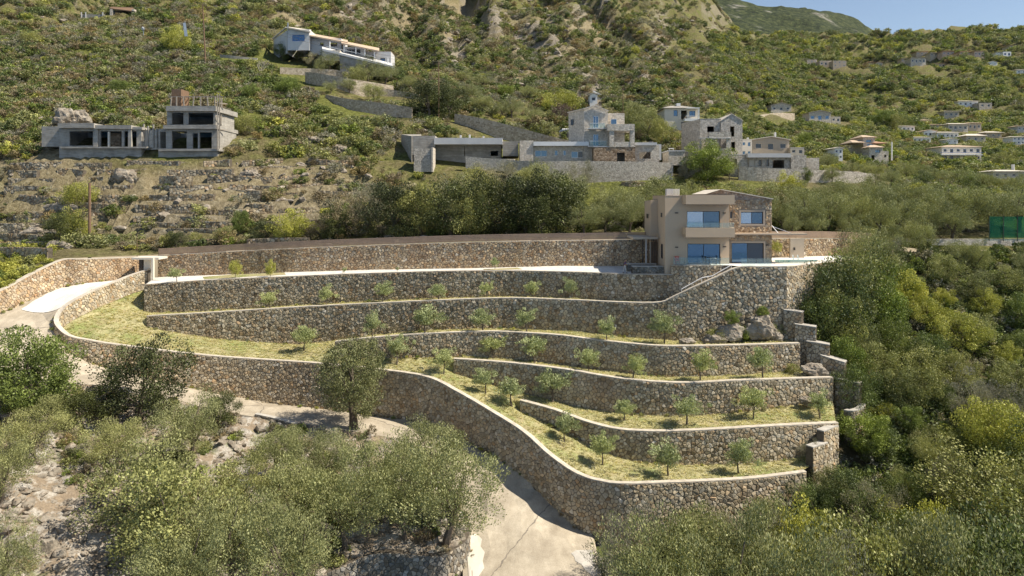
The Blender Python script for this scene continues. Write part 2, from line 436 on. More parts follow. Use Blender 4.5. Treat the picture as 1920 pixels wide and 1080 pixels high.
def stone_shape(cx, cz, poly, size, rng, joint=.028, prod=.075):
    """three rings: joint line, shoulder, face; returns (s, z, depth) verts and faces"""
    n = len(poly); vs = []
    h = prod * rng.uniform(.55, 1.15); tx = rng.uniform(-.18,.18); tz = rng.uniform(-.22,.16)
    for frac, dep in ((None, -.02), (.93, h*.72), (.70, h)):
        for (x, z) in poly:
            dx, dz = x-cx, z-cz; r = hypot(dx, dz) + 1e-6
            k = max(.3, (r - joint)/r)
            if frac: k *= frac * rng.uniform(.95, 1.03)
            X, Z = cx+dx*k, cz+dz*k
            D = dep + ((X-cx)*tx + (Z-cz)*tz if frac else 0)
            vs.append((X, Z, D))
    fs = []
    for r in range(2):
        for k in range(n):
            fs.append((r*n+k, r*n+(k+1)%n, (r+1)*n+(k+1)%n, (r+1)*n+k))
    fs.append(tuple(2*n+k for k in range(n)))
    return vs, fs
def lay_stones(parent, P, Lx, zlo, zhi, size, seed, mat, singles=0, near=None, joint=.019, prod=.065, tonebias=0, name='stone'):
    """P(s) -> (x, y, nx, ny). The `singles` stones that show largest become objects, the rest one stuff part"""
    rng = random.Random(seed); items = []
    for cx, cz, poly in voronoi_cells(Lx, zlo, zhi, size, rng):
        area = 0
        vs, fs = stone_shape(cx, cz, poly, size, rng, joint, prod)
        W = []
        for (s, z, d) in vs:
            x, y, nx, ny = P(min(max(s, 0), Lx)); W.append((x + nx*d, y + ny*d, z))
        c = np.mean(W, 0)
        for k in range(len(poly)):
            a = poly[k]; b = poly[(k+1) % len(poly)]; area += a[0]*b[1]-b[0]*a[1]
        tn = min(1, max(0, rng.betavariate(2.2, 2.4) + tonebias + (.28 if rng.random() < .06 else 0)))
        vis = abs(area)/(c[1]**2) * (1 if -20 < CX + c[0]/c[1]*F < 1940 and HY - c[2]/c[1]*F < 1085 else .01)
        items.append((vis, W, fs, tn))
    items.sort(key=lambda q: -q[0])
    if singles:
        base = np.array(BASE[parent.name])
        for vis, W, fs, tn in items[:singles]:
            c = np.mean(W, 0); me = mesh(name, np.array(W) - c, fs, mat, [tn]*len(fs))
            o = bpy.data.objects.new(name, me); o.location = c - base; o.parent = parent; C.objects.link(o)
    V, Fc, T = [], [], []
    for vis, W, fs, tn in items[singles:]:
        n = len(V); V += W; Fc += [tuple(i+n for i in f) for f in fs]; T += [tn]*len(fs)
    if V: mk('stones', V, Fc, mat, parent, tone=T, kind='stuff')
    return len(items)

WALLS = {}
def wall(key, label, pts, base, size=.36, mat='stone', thick=.5, copm='coping', coph=.11, singles=0, seed=1, back=None, name='stone_wall', smooth=6,
         stones=True, tonebias=0, cat='stone wall', group=None, overhang=.04):
    """pts: (px, py of the top, Y); base: (px, py or z) list giving the visible foot: ('z', value) or pixel row"""
    top = [(*at(a, b, c)[:2], at(a, b, c)[2], a) for a, b, c in pts]
    R = cr(top, smooth) if smooth else top
    R, q = resample(R, .5)
    bp = [b[0] for b in base]; bz = []
    for a, v, *zflag in base:
        if v < 0 or zflag: bz.append(v)
        else:
            Yq = float(np.interp(a, [p[0] for p in pts] if pts[0][0] < pts[-1][0] else [p[0] for p in pts][::-1],
                               [p[2] for p in pts] if pts[0][0] < pts[-1][0] else [p[2] for p in pts][::-1])); bz.append(zat(v, Yq))
    # parametrise the foot by path position so that walls may double back
    ks = [min(range(len(pts)), key=lambda i: abs(pts[i][0]-a)) for a in bp] if len(bp) == len(pts) else None
    if ks is not None:
        tq = [q[np.argmin(np.hypot(R[:,0]-top[i][0], R[:,1]-top[i][1]))] for i in range(len(pts))]
        zb = np.interp(q, tq, bz)
    else: zb = np.interp(R[:,3], bp, bz)
    nrm = normals(R); zt = R[:,2] - coph; zb = np.minimum(zb, zt - .12)
    mid = len(R)//2
    root = thing(name, label, cat, (R[mid,0], R[mid,1], float(zb[mid])), group)
    n = len(R); V = []; Fc = []
    for i in range(n):
        x, y = R[i,:2]; nx, ny = nrm[i]; lo = zb[i] - .9
        V += [(x, y, lo), (x, y, zt[i]), (x-nx*thick, y-ny*thick, zt[i]), (x-nx*thick, y-ny*thick, lo)]
    for i in range(n-1):
        a = 4*i; b = a+4; Fc += [(a,b,b+1,a+1), (a+1,b+1,b+2,a+2), (a+2,b+2,b+3,a+3)]
    Fc += [(0,1,2,3), (4*n-1,4*n-2,4*n-3,4*n-4)]
    mk('wall_core', V, Fc, M['mortar'] if stones else M[mat], root)
    if copm:
        V = []; Fc = []
        for i in range(n):
            x, y = R[i,:2]; nx, ny = nrm[i]; o = overhang + .02*noise.noise(Vector((x*1.3, y*1.3, 0))); b = thick + .03
            zz = R[i,2] + .02*noise.noise(Vector((x*.9, y*.9, 5)))
            V += [(x+nx*o, y+ny*o, zt[i]+.002), (x+nx*o, y+ny*o, zz), (x-nx*b, y-ny*b, zz), (x-nx*b, y-ny*b, zt[i]+.002)]
        Fc = []
        for i in range(n-1):
            a = 4*i; b = a+4; Fc += [(a,b,b+1,a+1), (a+1,b+1,b+2,a+2), (a+2,b+2,b+3,a+3), (a+3,b+3,b,a)]
        Fc += [(0,1,2,3), (4*n-1,4*n-2,4*n-3,4*n-4)]
        mk('coping', V, Fc, M[copm], root)
    def P(s):
        i = min(int(s/q[1]) if q[1] > 0 else 0, n-2); f = (s - q[i])/(q[i+1]-q[i])
        p = R[i]*(1-f) + R[i+1]*f; m = nrm[i]*(1-f) + nrm[i+1]*f
        return p[0], p[1], m[0], m[1]
    if stones:
        lay_stones(root, P, q[-1], lambda s: float(np.interp(s, q, zb)) - .15, lambda s: float(np.interp(s, q, zt)), size, seed, M[mat], singles, tonebias=tonebias)
        if back is not None:   # stones on the far side too, between s0 and s1
            s0, s1, drop = back
            def PB(s):
                x, y, nx, ny = P(s1 - s); return x-nx*thick, y-ny*thick, -nx, -ny
            lay_stones(root, PB, s1-s0, lambda s: float(np.interp(s1-s, q, zt)) - drop(s1-s), lambda s: float(np.interp(s1-s, q, zt)), size, seed+77, M[mat], 0, tonebias=tonebias)
    WALLS[key] = dict(R=R, q=q, zb=zb, zt=zt, n=nrm, root=root, thick=thick, P=P)
    return root
# ------------------------------------------------------------------ the walls of the terraced plot
WALL_O = wall('O', 'long serpentine outer stone wall curving round the plot above the lower road',
  [(280,503,93),(245,514,91),(210,528,88),(180,540,85.5),(150,554,83),(125,568,81.3),(108,583,80),(101,600,78.8),(110,616,78),(130,630,77.5),(165,637,77.5),(200,643,77.8),(300,656,78.5),
   (400,667,79),(500,674,79),(600,681,78.5),(710,692,77.5),(800,706,75.5),(860,735,72.5),(920,770,70),(980,808,67.5),(1030,852,65),
   (1080,886,63),(1130,902,62),(1180,906,61.5),(1250,904,61.8),(1330,901,62.2),(1400,897,62.8),(1450,892,63.3),(1512,884,64)],
  [(280,-10.95),(245,-11.0),(210,-11.35),(180,-11.8),(150,-12.3),(125,-13.0),(108,-13.9),(101,-15.0),(110,-16.2),(130,-17.5),(165,-18.7),(200,-19.45),(300,-21.2),
   (400,-22.7),(500,-23.8),(600,-24.3),(710,-24.85),(800,-25.1),(860,-25.5),(920,-26.3),(980,-27.4),(1030,-28.9),
   (1080,-30.6),(1130,-31.3),(1180,-31.3),(1250,-31.2),(1330,-31.0),(1400,-30.6),(1450,-30.2),(1512,-29.8)],
  size=.325, singles=300, seed=3, thick=.45, tonebias=.03,
  back=(0.5, 24.0, lambda s: float(np.interp(s, [0,3,8,12,16,19,22,24],[2.6,2.4,2.3,2.2,1.9,1.3,.7,.3]))))
wall('W5', 'lowest inner terrace wall, just above the bottom strip of olive saplings',
  [(975,750,73),(1040,768,71),(1100,790,69.2),(1160,804,67.7),(1230,808,67),(1330,805,66.7),(1450,798,67),(1572,792,68.5)],
  [(975,-22.9),(1040,-23.9),(1100,-25.0),(1160,-25.8),(1230,-26.2),(1330,-26.15),(1450,-25.9),(1572,-25.3)], size=.335, singles=300, seed=4)
wall('W4', 'second inner terrace wall from the bottom, ending left of the narrow grass strip',
  [(850,672,78),(960,680,76.5),(1060,692,74.5),(1130,704,73),(1200,713,72),(1290,717,71.5),(1400,712,71.5),(1562,707,73)],
  [(850,-20.1),(960,-21.7),(1060,-22.6),(1130,-22.9),(1200,-22.95),(1290,-22.9),(1400,-22.4),(1562,-21.6)], size=.335, singles=300, seed=5)
wall('W3', 'third inner terrace wall from the bottom with the square left end',
  [(628,640,80.5),(700,632,80.4),(800,625,80.2),(900,621,80),(960,622,79.6),(1050,628,78.3),(1130,638,76.8),(1200,645,75.6),(1250,648,75),(1350,647,75),(1500,643,76)],
  [(628,-18.9),(700,-18.95),(800,-18.75),(900,-18.7),(960,-18.95),(1050,-19.3),(1130,-19.55),(1200,-19.7),(1250,-19.75),(1350,-19.65),(1500,-19.3)], size=.315, singles=200, seed=6)
wall('W2', 'tall dark terrace wall that climbs beside the stairs up to the house',
  [(275,592,84.5),(400,585,84.8),(560,575,85),(700,568,84.4),(840,561.5,83.6),(960,558,83),(1080,562,81.5),(1180,566.5,80),(1238,566,79.4),(1262,556,79.2),(1300,538,79),(1345,518,79),(1385,500,79),(1430,499.5,79),(1475,499,79)],
  [(275,-16.1),(400,-17.5),(560,-18.4),(700,-17.1),(840,-16.2),(960,-16.0),(1080,-16.0),(1180,-16.4),(1238,-16.6),(1262,-16.65),(1300,-16.7),(1345,-16.7),(1385,-16.65),(1430,-16.6),(1475,-16.5)],
  size=.335, singles=0, seed=7, smooth=3, tonebias=-.05)
wall('T', 'upper retaining wall directly below the white driveway',
  [(270,533,88.4),(320,529.5,88.3),(400,524,88),(560,517,87.8),(700,511.5,87.3),(850,507.5,86.5),(960,507,86),(1080,509.5,84),(1170,513,82.5),(1262,514.5,81.4)],
  [(270,-14.95),(320,-14.9),(400,-14.7),(560,-13.9),(700,-13.3),(850,-12.8),(960,-12.5),(1080,-12.5),(1170,-12.6),(1262,-12.6)],
  size=.315, singles=0, seed=8, coph=.08, overhang=.02, tonebias=-.06)
wall('B', 'long rear stone wall behind the driveway topped by the brown slatted fence',
  [(296,479,95.2),(420,472,94.4),(560,465,93),(700,459.5,92),(893,453.5,90.7),(1050,451,89.8),(1200,449,89),(1320,448,90),(1450,447,91),(1560,447,93.5),(1640,450,97)],
  [(296,-11.1),(420,-10.7),(560,-10.15),(700,-9.75),(893,-9.4),(1050,-9.0),(1200,-8.95),(1320,-8.6),(1450,-8.1),(1560,-8.0),(1640,-8.0)],
  size=.315, mat='stone_warm', seed=9, coph=.07, overhang=.02)
wall('LW', 'sunlit stone wall along the left side of the access road up to the gate',
  [(-300,662,64),(-150,604,72),(0,545,80),(60,513,84.5),(116,487,88.2),(150,485,89.5),(200,483.5,92),(262,481.5,95.4)],
  [(-300,-17.5),(-150,-15.75),(0,-13.6),(60,-12.6),(116,-11.6),(150,-11.35),(200,-11.3),(262,-11.2)], size=.315, mat='stone_warm', seed=10, copm='coping', smooth=4)
wall('H', 'curved stone wall below the glass railing in front of the house',
  [(1258,497,81.6),(1275,497,81.0),(1300,497,80.7),(1340,497,80.6),(1368,497,80.6)],
  [(1258,-12.7),(1275,-12.7),(1300,-12.7),(1340,-12.7),(1368,-12.7)], size=.34, seed=11, coph=.06, tonebias=.05)
wall('Q', 'stone wall under the right edge of the pool terrace',
  [(1474.5,499.5,79.05),(1500,497,80.6),(1530,493.5,82.9),(1556,491,84.6),(1580,488,87),(1612,481.5,92),(1640,476.5,96.4)],
  [(1474.5,-16.0),(1500,-17),(1530,-18),(1556,-18),(1580,-17),(1612,-15),(1640,-13)], size=.315, seed=12, coph=.06)
wall('GW', 'rough grey dry stone wall curving round the grove foot by the lower road',
  [(575,1088,52.5),(640,1060,54),(700,1036,55.8),(760,1036,55.6),(820,1040,55.4),(858,1024,57),(880,1000,59.5),(876,960,62.5)],
  [(575,-31.5),(640,-31.5),(700,-31.5),(760,-31.5),(820,-31.5),(858,-31.4),(880,-31.0),(876,-30)], size=.315, mat='stone_grey', seed=13, copm=None, thick=.6)
wall('PW', 'short low parapet of dark stones on the near edge of the lower road',
  [(478,776,73.4),(520,785,73),(568,799,72.7)], [(478,-24.4),(520,-24.7),(568,-25.0)], size=.34, mat='stone_grey', seed=14, copm='coping_grey', thick=.45)
# stepped buttress walls down the right ends of the terraces
steps = [(1469,1504,580,585,78.7,77.6,700,'topmost'),(1490,1530,607,613,77.4,76.4,715,'second'),(1512,1556,639,646,76.3,75.3,735,'third'),
         (1538,1584,665,679,75.3,73.8,760,'fourth'),(1566,1612,708,719,74.0,72.5,800,'fifth')]
for k, (a, b, ya, yb, Ya, Yb, foot, wd) in enumerate(steps):
    wall('S%d' % k, '%s block of the stepped stone wall falling along the right ends of the terraces' % wd,
      [(a,ya,Ya),((a+b)/2,(ya+yb)/2,(Ya+Yb)/2),(b,yb,Yb)], [(a,zat(foot,Ya)-.6),((a+b)/2,zat(foot,Ya)-.6),(b,zat(foot,Yb)-.8)],
      size=.335, seed=20+k, smooth=1, thick=1.1, copm='coping_grey', group='blocks of the stepped terrace end wall')
wall('S8', 'rounded stone bastion with pale rim at the foot of the stepped wall',
  [(1582,768,71.4),(1592,770,70.9),(1606,769,70.9),(1618,764,71.6),(1622,757,72.6)], [(1582,-25),(1592,-25.2),(1606,-25.2),(1618,-25),(1622,-24.8)], size=.315, seed=31, smooth=3, copm='coping_grey', thick=.55)
wall('S9', 'upper of the two small stepped stone blocks beside the lowest terraces',
  [(1544,808,66.6),(1556,803,67.3),(1572,797,68.4)], [(1544,-27.2),(1556,-27.2),(1572,-27)], size=.315, seed=32, smooth=1, copm='coping_grey', thick=.7)
wall('S10', 'lower of the two small stepped stone blocks beside the lowest terraces',
  [(1524,838,65.2),(1536,834,65.8),(1552,829,66.6)], [(1524,-28.5),(1536,-28.5),(1552,-28.5)], size=.315, seed=33, smooth=1, copm='coping_grey', thick=.7)

# ------------------------------------------------------------------ sheets of ground between the walls
def region(loop, spacing, fixed=(), rough=0.0, seed=1):
    """triangulate a closed plan outline, heights relaxed from its rim and the fixed points"""
    out = []
    for i in range(len(loop)):
        a = loop[i]; b = loop[(i+1) % len(loop)]; d = hypot(a[0]-b[0], a[1]-b[1]); n = max(1, int(d/spacing))
        for k in range(n): out.append(tuple(a[j] + (b[j]-a[j])*k/n for j in range(3)))
    nb = len(out); xs = [p[0] for p in out]; ys = [p[1] for p in out]
    from mathutils.geometry import delaunay_2d_cdt
    P2 = [Vector((p[0], p[1])) for p in out]; fz = {}
    rng = random.Random(seed)
    for f in fixed: fz[len(P2)] = f[2]; P2.append(Vector((f[0], f[1])))
    y = min(ys)
    while y < max(ys):
        x = min(xs)
        while x < max(xs):
            P2.append(Vector((x + rng.uniform(-.3,.3)*spacing, y + rng.uniform(-.3,.3)*spacing))); x += spacing
        y += spacing
    vo, eo, fo, vsrc, esrc, fsrc = delaunay_2d_cdt(P2, [(i, (i+1) % nb) for i in range(nb)], [list(range(nb))], 2, 1e-4)
    used = sorted({i for f in fo for i in f}); ix = {v: k for k, v in enumerate(used)}
    fo = [tuple(ix[i] for i in f) for f in fo]; n = len(used)
    z = np.full(n, np.nan); fix = np.zeros(n, bool)
    for k, v in enumerate(used):
        for s in vsrc[v]:
            if s < nb: z[k] = out[s][2]; fix[k] = True; break
            if s in fz: z[k] = fz[s]; fix[k] = True; break
    E = set()
    for f in fo:
        for a, b in zip(f, f[1:]+f[:1]): E.add((min(a,b), max(a,b)))
    E = np.array(list(E)); z[~fix] = np.nanmean(z)
    deg = np.bincount(E.ravel(), minlength=n)
    for it in range(600):
        s = np.bincount(E[:,0], z[E[:,1]], n) + np.bincount(E[:,1], z[E[:,0]], n); z[~fix] = (s/deg)[~fix]
    V = []
    for k, v in enumerate(used):
        x, y = vo[v]; zz = z[k]
        if rough and not fix[k]: zz += noise.fractal(Vector((x*.5, y*.5, seed)), 1, 2, 4)*rough
        V.append((x, y, zz))
    A = []
    for f in fo:
        a, b, c = (Vector(V[i]) for i in f[:3])
        A.append(f if (b-a).cross(c-a).z > 0 else f[::-1])
    return V, A
def rim(key, side, dz, rev=False, px0=None, px1=None, step=2):
    w = WALLS[key]; R = w['R']; out = []
    for i in list(range(0, len(R), step)) + ([len(R)-1] if (len(R)-1) % step else []):
        p = R[i]; nx, ny = w['n'][i]
        if px0 is not None and not (px0 <= p[3] <= px1): continue
        off = {'foot': .12, 'top': .36, 'back': w['thick']-.1}[side]
        z = (w['zb'][i] if side == 'foot' else w['zt'][i]) + dz
        out.append((p[0]-nx*off, p[1]-ny*off, z))
    return out[::-1] if rev else out
# lawn: inside the outer wall and on every terrace, one connected sheet
wO = WALLS['O']; lo = []
for i in range(0, len(wO['R']), 2):
    p = wO['R'][i]; nx, ny = wO['n'][i]; s = wO['q'][i]
    drop = float(np.interp(s, [0,3,8,12,16,19,22,24,26],[2.6,2.4,2.3,2.2,1.9,1.3,.7,.3,.12]))
    lo.append((p[0]-nx*.42, p[1]-ny*.42, wO['zt'][i]-drop))
loop = lo + rim('W5','foot',0,True) + rim('W5','top',-.08) + rim('W4','foot',0,True) + rim('W4','top',-.08) \
     + rim('W3','foot',0,True) + rim('W3','top',-.08) + rim('W2','foot',0,True) + rim('W2','top',-.08,False,0,1236) + rim('T','foot',0,True,0,1236)
LV, LF = region(loop, 1.1, rough=.16, seed=3)
reg(LV, LF)
def lawn_mat():
    m, t, b = new_mat('mown_dry_grass', .95, .1); p = pos(t)
    n = noi(t, p, .35, 5); f = noi(t, p, 5, 6, .75)
    c = ramp(t, f, [(.25,(.15,.135,.065)),(.45,(.31,.28,.14)),(.6,(.45,.405,.225)),(.8,(.56,.51,.31))])
    c = mix(t, stepf(t, n, .46, .62), c, ramp(t, f, [(.3,(.11,.13,.036)),(.7,(.34,.365,.14))]))
    c = mix(t, stepf(t, noi(t, pos(t, (1,1,1)), .5, 4), .52, .66), c, mix(t, .55, c, (.34,.26,.15)))
    L(t, c, b.inputs['Base Color']); bump(t, b, f, .8, .12); return m
M['lawn'] = lawn_mat()
mk('terrace_lawn', LV, LF, M['lawn'], kind='structure')

# driveway and forecourt
dl = [tuple(at(292,519.5,95.6))] + rim('B','foot',0,False,300,1210) + [(22.5,89.5,-8.95),(22.5,84,-9.1),(20.6,82,-9.12)] + rim('T','top',.03,True)
DV, DF = region(dl, 2.0)
def conc_mat(name, c0, c1, crack=(.3,.28,.25), sc=.5, joints=0):
    m, t, b = new_mat(name, .9, .2); p = pos(t)
    n = noi(t, p, sc, 6, .65); g = noi(t, p, 14, 4, .7)
    c = ramp(t, n, [(.3, c0), (.7, c1)])
    c = mix(t, 1.0, c, ramp(t, g, [(.3,(.74,.73,.71)),(.7,(1.12,1.12,1.10))]), 'MULTIPLY')
    s2 = noi(t, pos(t, (1,.25,1)), 1.3, 5, .7); c = mix(t, 1.0, c, ramp(t, s2, [(.35,(.86,.85,.84)),(.65,(1.05,1.05,1.05))]), 'MULTIPLY')
    v = N(t, 'ShaderNodeTexVoronoi', feature='DISTANCE_TO_EDGE'); v.inputs['Scale'].default_value = .045
    wv = N(t, 'ShaderNodeVectorMath', operation='ADD'); L(t, p, wv.inputs[0])
    nn = N(t, 'ShaderNodeTexNoise'); nn.inputs['Scale'].default_value = .9; nn.inputs['Detail'].default_value = 5; L(t, p, nn.inputs['Vector']); L(t, nn.outputs['Color'], wv.inputs[1]); L(t, wv.outputs[0], v.inputs['Vector'])
    c = mix(t, stepf(t, v.outputs['Distance'], .0035, .0), c, crack)
    L(t, c, b.inputs['Base Color']); bump(t, b, g, .3, .03); return m
M['drive'] = conc_mat('white_driveway_concrete', (.64,.61,.56), (.78,.75,.70), (.62,.59,.54))
M['road'] = conc_mat('worn_road_concrete', (.34,.29,.22), (.54,.475,.375), (.14,.12,.10), .45)
mk('driveway', DV, DF, M['drive'], kind='structure'); reg(DV, DF)
# narrow planting strips on the driveway side
def patch(name, pts, mat, dz=.006, **k):
    vs = [at(a, b, c) for a, b, c in pts]; return vs
# access road
near = [(-300,800,50),(-100,760,60),(0,722,66),(100,722,68),(180,722,71),(300,742,73),(400,768,73.5),(500,785,73.2),(600,800,72.8),(700,815,71.8),(780,833,70.5),
        (822,872,67.6),(852,945,65),(862,1002,61.6),(868,1080,56.9),(860,1200,48)]
NEAR = [tuple(at(*p)) for p in near]
NEARS = [tuple(p) for p in cr(NEAR, 4)]
of = rim('O','foot',.0,False,None,None)
cut = [i for i, p in enumerate(of) if p[0] > xat(1127, 62)][0]
rl = of[:cut] + [tuple(at(1128,1080,56.6)), tuple(at(1130,1200,48))] + NEARS[::-1] + rim('LW','foot',0,False)
RV, RF = region(rl, 1.3, rough=.05, seed=5)
mk('access_road', RV, RF, M['road'], kind='structure'); reg(RV, RF)
# newer white slab in front of the gate and two pale patches lower down, each a thin sheet on the road
bv_road = BVHTree.FromPolygons([Vector(v) for v in RV], RF)
def drape(bv, x, y, dz): 
    h = bv.ray_cast(Vector((x, y, 60)), Vector((0,0,-1)))[0]
    return (x, y, h.z + dz) if h else None
def slab(name, outline, mat, bv, dz=.012, spacing=1.0, kind='structure'):
    lp = [drape(bv, p[0], p[1], dz) for p in outline]; lp = [p for p in lp if p]
    V, Fc = region(lp, spacing); V = [drape(bv, v[0], v[1], dz) or tuple(v) for v in V]
    return mk(name, V, Fc, mat, kind=kind)
p0 = [at(40,577,81.3),at(60,566,83.6),at(90,551,86.2),at(117,538,88.0),at(150,532,89.4),at(200,529,91.7),at(256,525,94.4),at(284,512,93.6),at(246,516,91.9),at(212,530,89),at(182,542,86.4),at(152,556,83.9),at(127,570,82.1),at(106,576,81.0)]
slab('new_road_slab', [(p.x, p.y) for p in p0], M['drive'], bv_road, .06, .5)
slab('pale_road_patch', [(at(a,b,c).x, at(a,b,c).y) for a,b,c in [(882,1000,61.3),(893,996,61.5),(904,1006,60.8),(901,1018,60),(909,1032,59.2),(905,1050,58.2),(908,1064,57.3),(898,1080,56.4),(902,1100,55.2),(880,1110,54.6),(878,1060,57.5),(876,1030,59.3)]], M['cream'], bv_road, .03, .5)
slab('pale_road_patch', [(at(a,b,c).x, at(a,b,c).y) for a,b,c in [(1071,1039,59.0),(1080,1030,59.5),(1096,1027,59.7),(1110,1023,59.9),(1122,1027,59.7),(1125,1080,56.8),(1112,1088,56.2),(1098,1076,56.9),(1091,1064,57.6),(1079,1056,58.1),(1077,1047,58.6)]], M['coping_grey'], bv_road, .03, .5)

# olive grove slope below the road
fix = [(0,800,64),(0,900,60),(0,1080,52),(200,850,66),(360,862,68),(500,850,70),(600,900,64),(700,950,60),(500,1000,57),(300,1080,51),(780,900,64.5),(830,960,61)]
gw = rim('GW','top',-.1,False)
fl = [(p[0], p[1], p[2]-.02) for p in NEARS if p[1] > 65.8 or p[0] < -20]
fl = fl + gw[::-1] + [tuple(at(600,1200,46)), (-25,40,-29.2), (-48,38,-28.5), tuple(at(-400,1050,40))]
FV, FF = region(fl, .9, fixed=[tuple(at(*p)) for p in fix], rough=.75, seed=6)
def ground_mat(name, base, rocky=.5, green=.4):
    m, t, b = new_mat(name, .95, .1); p = pos(t)
    n = noi(t, p, .22, 6, .6); f = noi(t, p, 3.5, 8, .72); k = noi(t, p, .7, 8, .7)
    c = ramp(t, f, [(.3,tuple(x*.55 for x in base)),(.6,base),(.8,tuple(min(1,x*1.5) for x in base))])
    c = mix(t, stepf(t, k, .62-rocky*.2, .70-rocky*.2), c, ramp(t, f, [(.3,(.20,.18,.15)),(.5,(.38,.345,.29)),(.7,(.56,.52,.45))]))
    c = mix(t, stepf(t, n, .62-green*.2, .72-green*.2), c, ramp(t, f, [(.3,(.055,.07,.02)),(.7,(.20,.22,.07))]))
    L(t, c, b.inputs['Base Color']); bump(t, b, f, .9, .15); return m
M['grove'] = ground_mat('rocky_grove_soil', (.30,.235,.165), .75, .25)
mk('grove_ground', FV, FF, M['grove'], kind='structure'); reg(FV, FF)

# house terrace paving (level -8.0) and the pool terrace
TZ = -8.0
tl = [(xat(1262,81.3),81.25,TZ),(xat(1368,80.4),80.4,TZ),(xat(1385,79.2),79.3,TZ),(xat(1475,79.3),79.3,TZ),(xat(1530,83.2),83.1,TZ),(xat(1580,87.2),87.2,TZ),(xat(1640,96.5),96.4,TZ),
      (xat(1560,93.4),93.3,TZ),(xat(1450,91),90.9,TZ),(xat(1320,90),89.9,TZ),(22.6,89.4,TZ),(22.6,82.2,TZ)]
TV, TF = region(tl, 3.0)
TVp = [(x, y, TZ+.002) for x, y, z in TV]
mk('house_terrace', TVp, TF, M['white_conc'], kind='structure')

# ------------------------------------------------------------------ hillside, valley, mountain, sea
FLATS += [(70,430,117,124),(755,960,119,128),(950,1250,117,132),(1275,1535,117,134),(515,740,176,200)]
HV, HF = build_hill()
def blob(px, py, cx, cy, rx, ry): return math.exp(-((px-cx)/rx)**2 - ((py-cy)/ry)**2)
ROCKB = [(760,70,130,35),(660,15,60,40),(860,120,40,40),(1120,190,90,30),(1180,150,60,40),(1240,60,40,90),(1340,60,40,30),(545,10,40,18),(300,300,90,14),(1090,20,50,50),(1010,90,60,40),(1080,140,50,30),(1000,60,40,30),(930,30,30,40),(1290,190,60,30)]
DRYB = [(250,390,460,75),(60,280,130,50),(500,350,200,50),(560,30,140,30),(1100,60,160,60),(950,150,100,60),(820,40,120,60)]
LUSHB = [(1150,350,220,30),(1400,380,260,26),(900,280,110,22),(250,100,300,50),(500,190,150,60),(1150,90,120,30),(1650,420,60,30),(1850,125,80,16),(600,230,90,30)]
cols = np.ones((len(HV), 4), dtype=np.float32); MASK = {}
def masks(px, py):
    r = sum(blob(px,py,*b) for b in ROCKB); d = sum(blob(px,py,*b) for b in DRYB); g = sum(blob(px,py,*b) for b in LUSHB)
    return min(.8,r*.62), min(1,d), min(1,g)
for i, (x, y, z) in enumerate(HV):
    px = CX + x/y*F; py = HY - z/y*F
    if -100 < px < 2020: cols[i,:3] = masks(px, py)
    else: cols[i,:3] = (.2,.4,.3)
hill = mk('hillside', HV, HF, None, kind='structure', smooth=True)
ca = hill.data.color_attributes.new('cover', 'FLOAT_COLOR', 'POINT'); ca.data.foreach_set('color', cols.ravel())
def hill_mat():
    m, t, b = new_mat('scrub_hillside', .95, .1); p = pos(t)
    a = N(t, 'ShaderNodeAttribute', attribute_name='cover'); sp = N(t, 'ShaderNodeSeparateColor'); L(t, a.outputs['Color'], sp.inputs[0])
    f = noi(t, p, 1.6, 9, .72); k = noi(t, p, .18, 7, .7); s = noi(t, pos(t, (.35,.35,1.6)), .5, 8, .7)
    c = ramp(t, f, [(.3,(.055,.048,.022)),(.5,(.13,.112,.052)),(.7,(.24,.205,.115))])                    # dry scrub and litter
    green = ramp(t, f, [(.3,(.04,.046,.012)),(.5,(.11,.118,.03)),(.7,(.24,.245,.07))])
    dry = ramp(t, f, [(.3,(.10,.082,.045)),(.5,(.22,.18,.105)),(.7,(.36,.31,.20))])
    rock = ramp(t, f, [(.3,(.10,.085,.06)),(.5,(.22,.19,.145)),(.68,(.38,.34,.28))])
    def cover(ch, lo, hi):
        q = N(t, 'ShaderNodeMath', operation='ADD'); L(t, ch, q.inputs[0]); L(t, k, q.inputs[1]); return stepf(t, q.outputs[0], lo, hi)
    c = mix(t, stepf(t, k, .44, .62), c, green)
    c = mix(t, cover(sp.outputs[2], .85, 1.15), c, green)
    c = mix(t, cover(sp.outputs[1], 1.0, 1.35), c, dry)
    rk = N(t, 'ShaderNodeMath', operation='ADD'); L(t, sp.outputs[0], rk.inputs[0]); L(t, s, rk.inputs[1])
    c = mix(t, stepf(t, rk.outputs[0], 1.0, 1.10), c, rock)
    c = mix(t, stepf(t, s, .64, .70), c, rock)
    gn = N(t, 'ShaderNodeNewGeometry'); sz = N(t, 'ShaderNodeSeparateXYZ'); L(t, gn.outputs['True Normal'], sz.inputs[0])
    c = mix(t, stepf(t, sz.outputs[2], .50, .30), c, rock)     # bare stone on the steep faces
    L(t, c, b.inputs['Base Color']); bump(t, b, f, 1.0, .4); return m
hill.data.materials.append(hill_mat())
VV, VF = build_valley()
M['valley'] = ground_mat('leafy_valley_floor', (.10,.085,.045), .1, .8)
mk('valley_slope', VV, VF, M['valley'], kind='structure', smooth=True)
